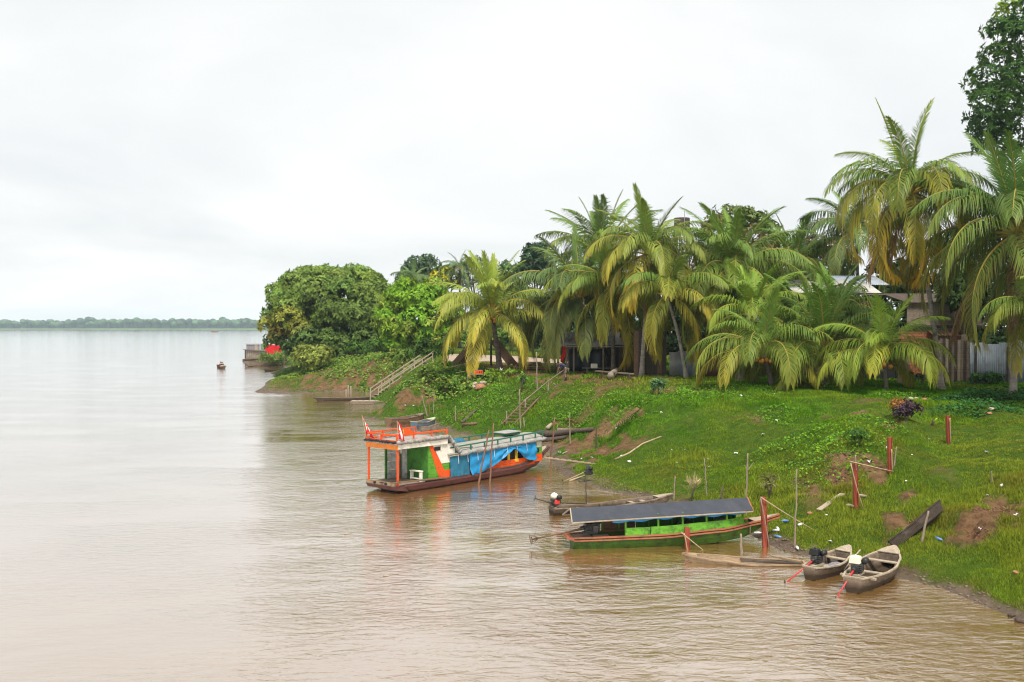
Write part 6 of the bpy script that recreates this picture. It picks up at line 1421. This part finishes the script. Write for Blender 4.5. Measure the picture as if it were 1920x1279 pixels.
# ------------------------------------------------------------------ stones, litter
def stone(label, px, py, r_, m='stone', grp='stones on the bank', seed=0):
    rr = np.random.default_rng(seed); b2 = bmesh.new(); bmesh.ops.create_icosphere(b2, subdivisions=2, radius=1)
    for v in b2.verts: v.co = v.co * (1 + rr.normal() * .10); v.co.z *= .6
    me = bpy.data.meshes.new('stone'); b2.to_mesh(me); b2.free(); o = link('stone', me, m); o.scale = (r_ * rr.uniform(.8, 1.4), r_, r_); o.location = G(px, py) + Vector((0, 0, r_ * .2)); o.rotation_euler = (0, 0, rr.uniform(0, 6)); return tag(o, label, 'stone', grp)
for i, (x, y, r_, m, lb) in enumerate([(1708, 750, .16, 'stone', 'pale stone left of the tallest palm foot'), (1717, 748, .12, 'stone', 'smaller pale stone beside the left lawn stone'), (1733, 750, .14, 'stone_red', 'reddish stone right of the two lawn stones'), (1860, 769, .15, 'stone', 'stone at the edge of the dark vine'), (1855, 777, .12, 'stone_red', 'small reddish stone below the vine edge'), (892, 722, .28, 'stone', 'grey stone under the plank table'), (905, 720, .25, 'stone', 'pale stone right under the plank table'), (900, 730, .42, 'stone_red', 'large pinkish stone below the plank table'), (888, 727, .22, 'stone', 'light stone left of the large pinkish one'),
        (1518, 965, .10, 'stone_red', 'reddish stone near the lashed red post'), (1905, 1075, .08, 'stone_red', 'small red stone low on the right grass'), (1917, 1166, .14, 'wood_dark', 'muddy rock at the right shoreline'), (1897, 1156, .1, 'wood_dark', 'smaller muddy rock at the right shoreline')]):
    stone(lb, x, y, r_, m, seed=400 + i)
mb_ = MB(); mb_.tube([(0, 0, 0), (.17, 0, 0), (.22, 0, 0), (.26, 0, 0)], [.042, .042, .018, .018], 8)
bot_me = bpy.data.meshes.new('bottle'); bot_me.from_pydata(mb_.v, [], mb_.f); bot_me.polygons.foreach_set('use_smooth', [True] * len(bot_me.polygons))
def bottle(label, px, py, m, seed):
    me = bot_me.copy(); me.materials.append(M(m)); o = bpy.data.objects.new('plastic_bottle', me); C.objects.link(o); rr = random.Random(seed)
    o.location = G(px, py) + Vector((0, 0, .06)); o.rotation_euler = (0, rr.uniform(-.2, .2), rr.uniform(0, 6.2)); return tag(o, label, 'bottle', 'bottles littering the shore')
for i, (x, y, m, lb) in enumerate([(1457, 993, 'plastic_white', 'uppermost of three bottles right of the lashed red post'), (1450, 998, 'plastic_white', 'middle bottle right of the lashed red post'), (1453, 1009, 'plastic_blue', 'lowest bluish bottle right of the lashed red post'), (1478, 981, 'plastic_blue', 'blue bottle below the long bamboo brace'), (1497, 988, 'plastic_white', 'white bottle under the long bamboo brace'), (1494, 1029, 'plastic_white', 'white bottle at the water edge beside the thin weed stake'), (1755, 1012, 'plastic_blue', 'pale blue bottle below the dark rotten dugout'), (1877, 915, 'plastic_white', 'white bottle standing high on the right slope'), (1414, 1003, 'plastic_white', 'bottle afloat under the green boat bow')]):
    bottle(lb, x, y, m, i)
rr = np.random.default_rng(77)
LIT = [(1557, 1018), (1699, 906), (1851, 932), (1714, 992), (1837, 994), (1550, 968), (1742, 826), (1710, 855), (1850, 850), (1380, 853), (1328, 863), (1330, 878), (1284, 845), (1260, 846), (1270, 870), (1390, 743), (1452, 740), (1430, 818), (1155, 805), (1040, 722), (1050, 850), (1090, 862), (1180, 868), (1165, 856), (1110, 860), (760, 762), (775, 764), (868, 757), (881, 744), (895, 744), (817, 715), (1630, 868), (1664, 842), (1820, 780), (1905, 968), (1690, 970), (1455, 790), (1240, 775), (980, 845), (1075, 868)]
for i, (x, y) in enumerate(LIT):
    g = G(x, y); s_ = rr.uniform(.03, .085) * (g.y / 40) ** .5; q = MB(); a, c, e = rr.uniform(0, 6, 3)
    q.grid(lambda u, v: (s_ * (u - .5) * 2, s_ * (v - .5) * 1.3, s_ * .5 * (math.sin(u * 4 + a) * math.sin(v * 5 + c))), 5, 4)
    o = q.build('litter_scrap', 'plastic_white', None, True, solid=.006); o.location = g + Vector((0, 0, .05)); o.rotation_euler = (.5, 0, e); tag(o, 'small crumpled pale scrap of litter lying on the bank', 'litter', 'litter scraps on the bank')

# ------------------------------------------------------------------ individual shrubs
bush('purple_shrub', 'low shrub with dark purple leaves above the red posts', 1697, 790, None, 62, 36, (.055, .035, .045), 201, 6, .20, .09, 240, 9, 'shrub', col2=(.20, .09, .03), c2=.12)
bush('leafy_shrub', 'bluish green papaya-like shrub at the top of the bank below the leaning palm', 1238, 742, None, 36, 32, (.07, .13, .05), 202, 7, .26, .14, 160, 6, 'shrub')
bush('yellow_shrub', 'yellow-green leafy bush on the tip of the headland', 578, 690, 122, 96, 48, (.17, .20, .04), 203, 6, .40, .2, 40, 14, 'shrub')
bush('reed_clump', 'green reedy mound in front of the floating shack', 520, 683, 176, 78, 24, (.11, .16, .035), 204, 5, .7, .16, 22, 14, 'shrub', droop=-.5)
bush('leafy_shrub', 'leafy thicket under the left side of the mango', 600, 680, 132, 80, 34, (.06, .12, .025), 205, 6, .4, .2, 34, 10, 'shrub'); bush('leafy_shrub', 'leafy thicket under the right side of the mango', 690, 684, 128, 90, 30, (.055, .11, .02), 206, 6, .4, .2, 34, 10, 'shrub')
bush('leafy_shrub', 'tall weeds beside the head of the wooden stairs', 752, 694, 106, 44, 40, (.10, .16, .03), 207, 6, .34, .17, 50, 9, 'shrub', col2=(.2, .2, .03)); bush('leafy_shrub', 'dark thicket under the bright green tree', 795, 680, 100, 70, 48, (.04, .08, .016), 208, 6, .4, .2, 40, 10, 'shrub')
bush('leafy_shrub', 'dark leafy shrub left of the plank lean-to', 838, 690, 90, 60, 62, (.05, .10, .018), 209, 6, .34, .17, 50, 11, 'shrub', col2=(.16, .16, .02), c2=.15); bush('leafy_shrub', 'bright lime bush below the golden palm', 922, 716, None, 36, 22, (.16, .25, .025), 210, 6, .24, .12, 90, 7, 'shrub')
bush('leafy_shrub', 'second lime bush right of the first below the golden palm', 955, 706, None, 34, 14, (.14, .22, .03), 211, 6, .24, .12, 90, 6, 'shrub'); bush('leafy_shrub', 'slender young shrub left of the tall bare pole', 978, 735, None, 22, 46, (.07, .14, .025), 212, 6, .26, .12, 120, 7, 'shrub'); bush('leafy_shrub', 'dense dark shrub on the slope above the red posts', 1608, 838, None, 40, 40, (.06, .13, .022), 213, 6, .17, .09, 220, 9, 'shrub')
bush('leafy_shrub', 'small yellow-green plant left of the topmost red post', 1748, 797, None, 18, 12, (.26, .34, .03), 214, 5, .18, .06, 160, 4, 'shrub'); bush('leafy_shrub', 'dark weeds along the foot of the tin fence', 1850, 715, 61.5, 90, 20, (.035, .085, .018), 215, 6, .2, .12, 140, 12, 'shrub'); bush('leafy_shrub', 'dark weeds at the foot of the brick wall', 1710, 712, 62.5, 60, 20, (.035, .085, .018), 216, 6, .2, .12, 140, 10, 'shrub')
bush('dry_weeds', 'clump of dry straw-coloured stems behind the green boat roof', 1295, 940, None, 34, 46, (.30, .24, .13), 217, 4, .36, .03, 140, 9, 'weeds', droop=-.8); bush('dry_weeds', 'brown tangled weeds right of the crooked branch', 1442, 935, None, 34, 56, (.17, .16, .06), 218, 5, .26, .05, 160, 9, 'weeds'); bush('leafy_shrub', 'green weeds on the cut bank over the little canoes', 835, 742, None, 50, 34, (.08, .15, .025), 219, 6, .26, .13, 80, 9, 'shrub', col2=(.22, .2, .03)); bush('leafy_shrub', 'shrub hanging over the brown cut bank by the stairs', 795, 722, None, 56, 26, (.10, .15, .03), 220, 6, .26, .12, 80, 9, 'shrub')

# ------------------------------------------------------------------ clods of wet mud along the waterline
r = np.random.default_rng(88); n_ = 60000
dd = np.exp(r.uniform(math.log(21), math.log(112), n_)); u = r.uniform(-.28, .6, n_); x = u * dd; z = H(x, dd)
kp = (z > -.05) & (z < .16) & (fbm(x * 1.2, dd * .8, 90, 3) > .45); x, y, z = x[kp], dd[kp], z[kp]; n_ = min(len(x), 3600); x, y, z = x[:n_], y[:n_], z[:n_]
b2 = bmesh.new(); bmesh.ops.create_icosphere(b2, subdivisions=1, radius=1); iv = np.array([v.co[:] for v in b2.verts]); jf = np.array([[v.index for v in f.verts] for f in b2.faces]); b2.free()
sz = r.uniform(.015, .05, n_) * (y / 35) ** .4
V = (iv[None] * (1 + r.normal(size=(n_, len(iv), 1)) * .18)) * (sz[:, None, None] * np.array([1.4, 1.4, .6])) + np.stack([x, y, z + sz * .1], 1)[:, None]
Fc = (jf[None] + (np.arange(n_) * len(iv))[:, None, None]).reshape(-1, 3)
stuff(fast_mesh('shore_clods', V.reshape(-1, 3), Fc, mat('wet_clod', (.15, .11, .078), .7, .4, 8, bump=.5)), 'clods of wet mud along the waterline', 'mud')
n_ = 160000; dd = np.exp(r.uniform(math.log(24), math.log(112), n_)); u = r.uniform(-.28, .6, n_); x = u * dd; z = H(x, dd); mk = mudmask(x, dd, z)
kp = (z > .2) & (mk > .55) & (fbm(x * 2.5, dd * 1.6, 95, 3) > .42); x, y, z = x[kp], dd[kp], z[kp]; n_ = min(len(x), 7000); x, y, z = x[:n_], y[:n_], z[:n_]
sz = r.uniform(.008, .026, n_) * (y / 35) ** .5
V = (iv[None] * (1 + r.normal(size=(n_, len(iv), 1)) * .2)) * (sz[:, None, None] * np.array([1.3, 1.3, .8])) + np.stack([x, y, z + sz * .15], 1)[:, None]
Fc = (jf[None] + (np.arange(n_) * len(iv))[:, None, None]).reshape(-1, 3)
stuff(fast_mesh('soil_clods', V.reshape(-1, 3), Fc, mat('dry_clod', (.20, .115, .06), .95, .45, 8, bump=.5)), 'crumbled lumps of brown soil on the bare patches', 'soil')
for i, (px, py, m, lb) in enumerate([(690, 803, 'wood_tan', 'pale chip of wood drifting left of the flags'), (650, 1002, 'wood_pale', 'small pale chip drifting in open water below the houseboat'), (724, 1080, 'wood_pale', 'lowest pale chip drifting in the near water')]):
    q = MB(); q.ell((0, 0, .01), (.10, .06, .02), 8, 5); o = q.build('drifting_float', m, None, True); o.location = P(px, py, z=0); tag(o, lb, 'debris')
# ------------------------------------------------------------------ humid air over the river
hz = MB(); hz.box((0, 1180, 22.5), (5700, 3200, 49))
hz_o = hz.build('haze', None)
mh = bpy.data.materials.new('humid_air'); mh.use_nodes = True
hn = mh.node_tree.nodes; hl = mh.node_tree.links
hn.remove(hn['Principled BSDF'])
pv = hn.new("ShaderNodeVolumePrincipled"); pv.inputs['Color'].default_value = (.66, .86, 1.0, 1); pv.inputs['Density'].default_value = .00015
pv.inputs['Anisotropy'].default_value = .2
hl.new(pv.outputs[0], hn['Material Output'].inputs['Volume'])
hz_o.data.materials.append(mh)
stuff(hz_o, 'thin humid haze over the river', 'haze')
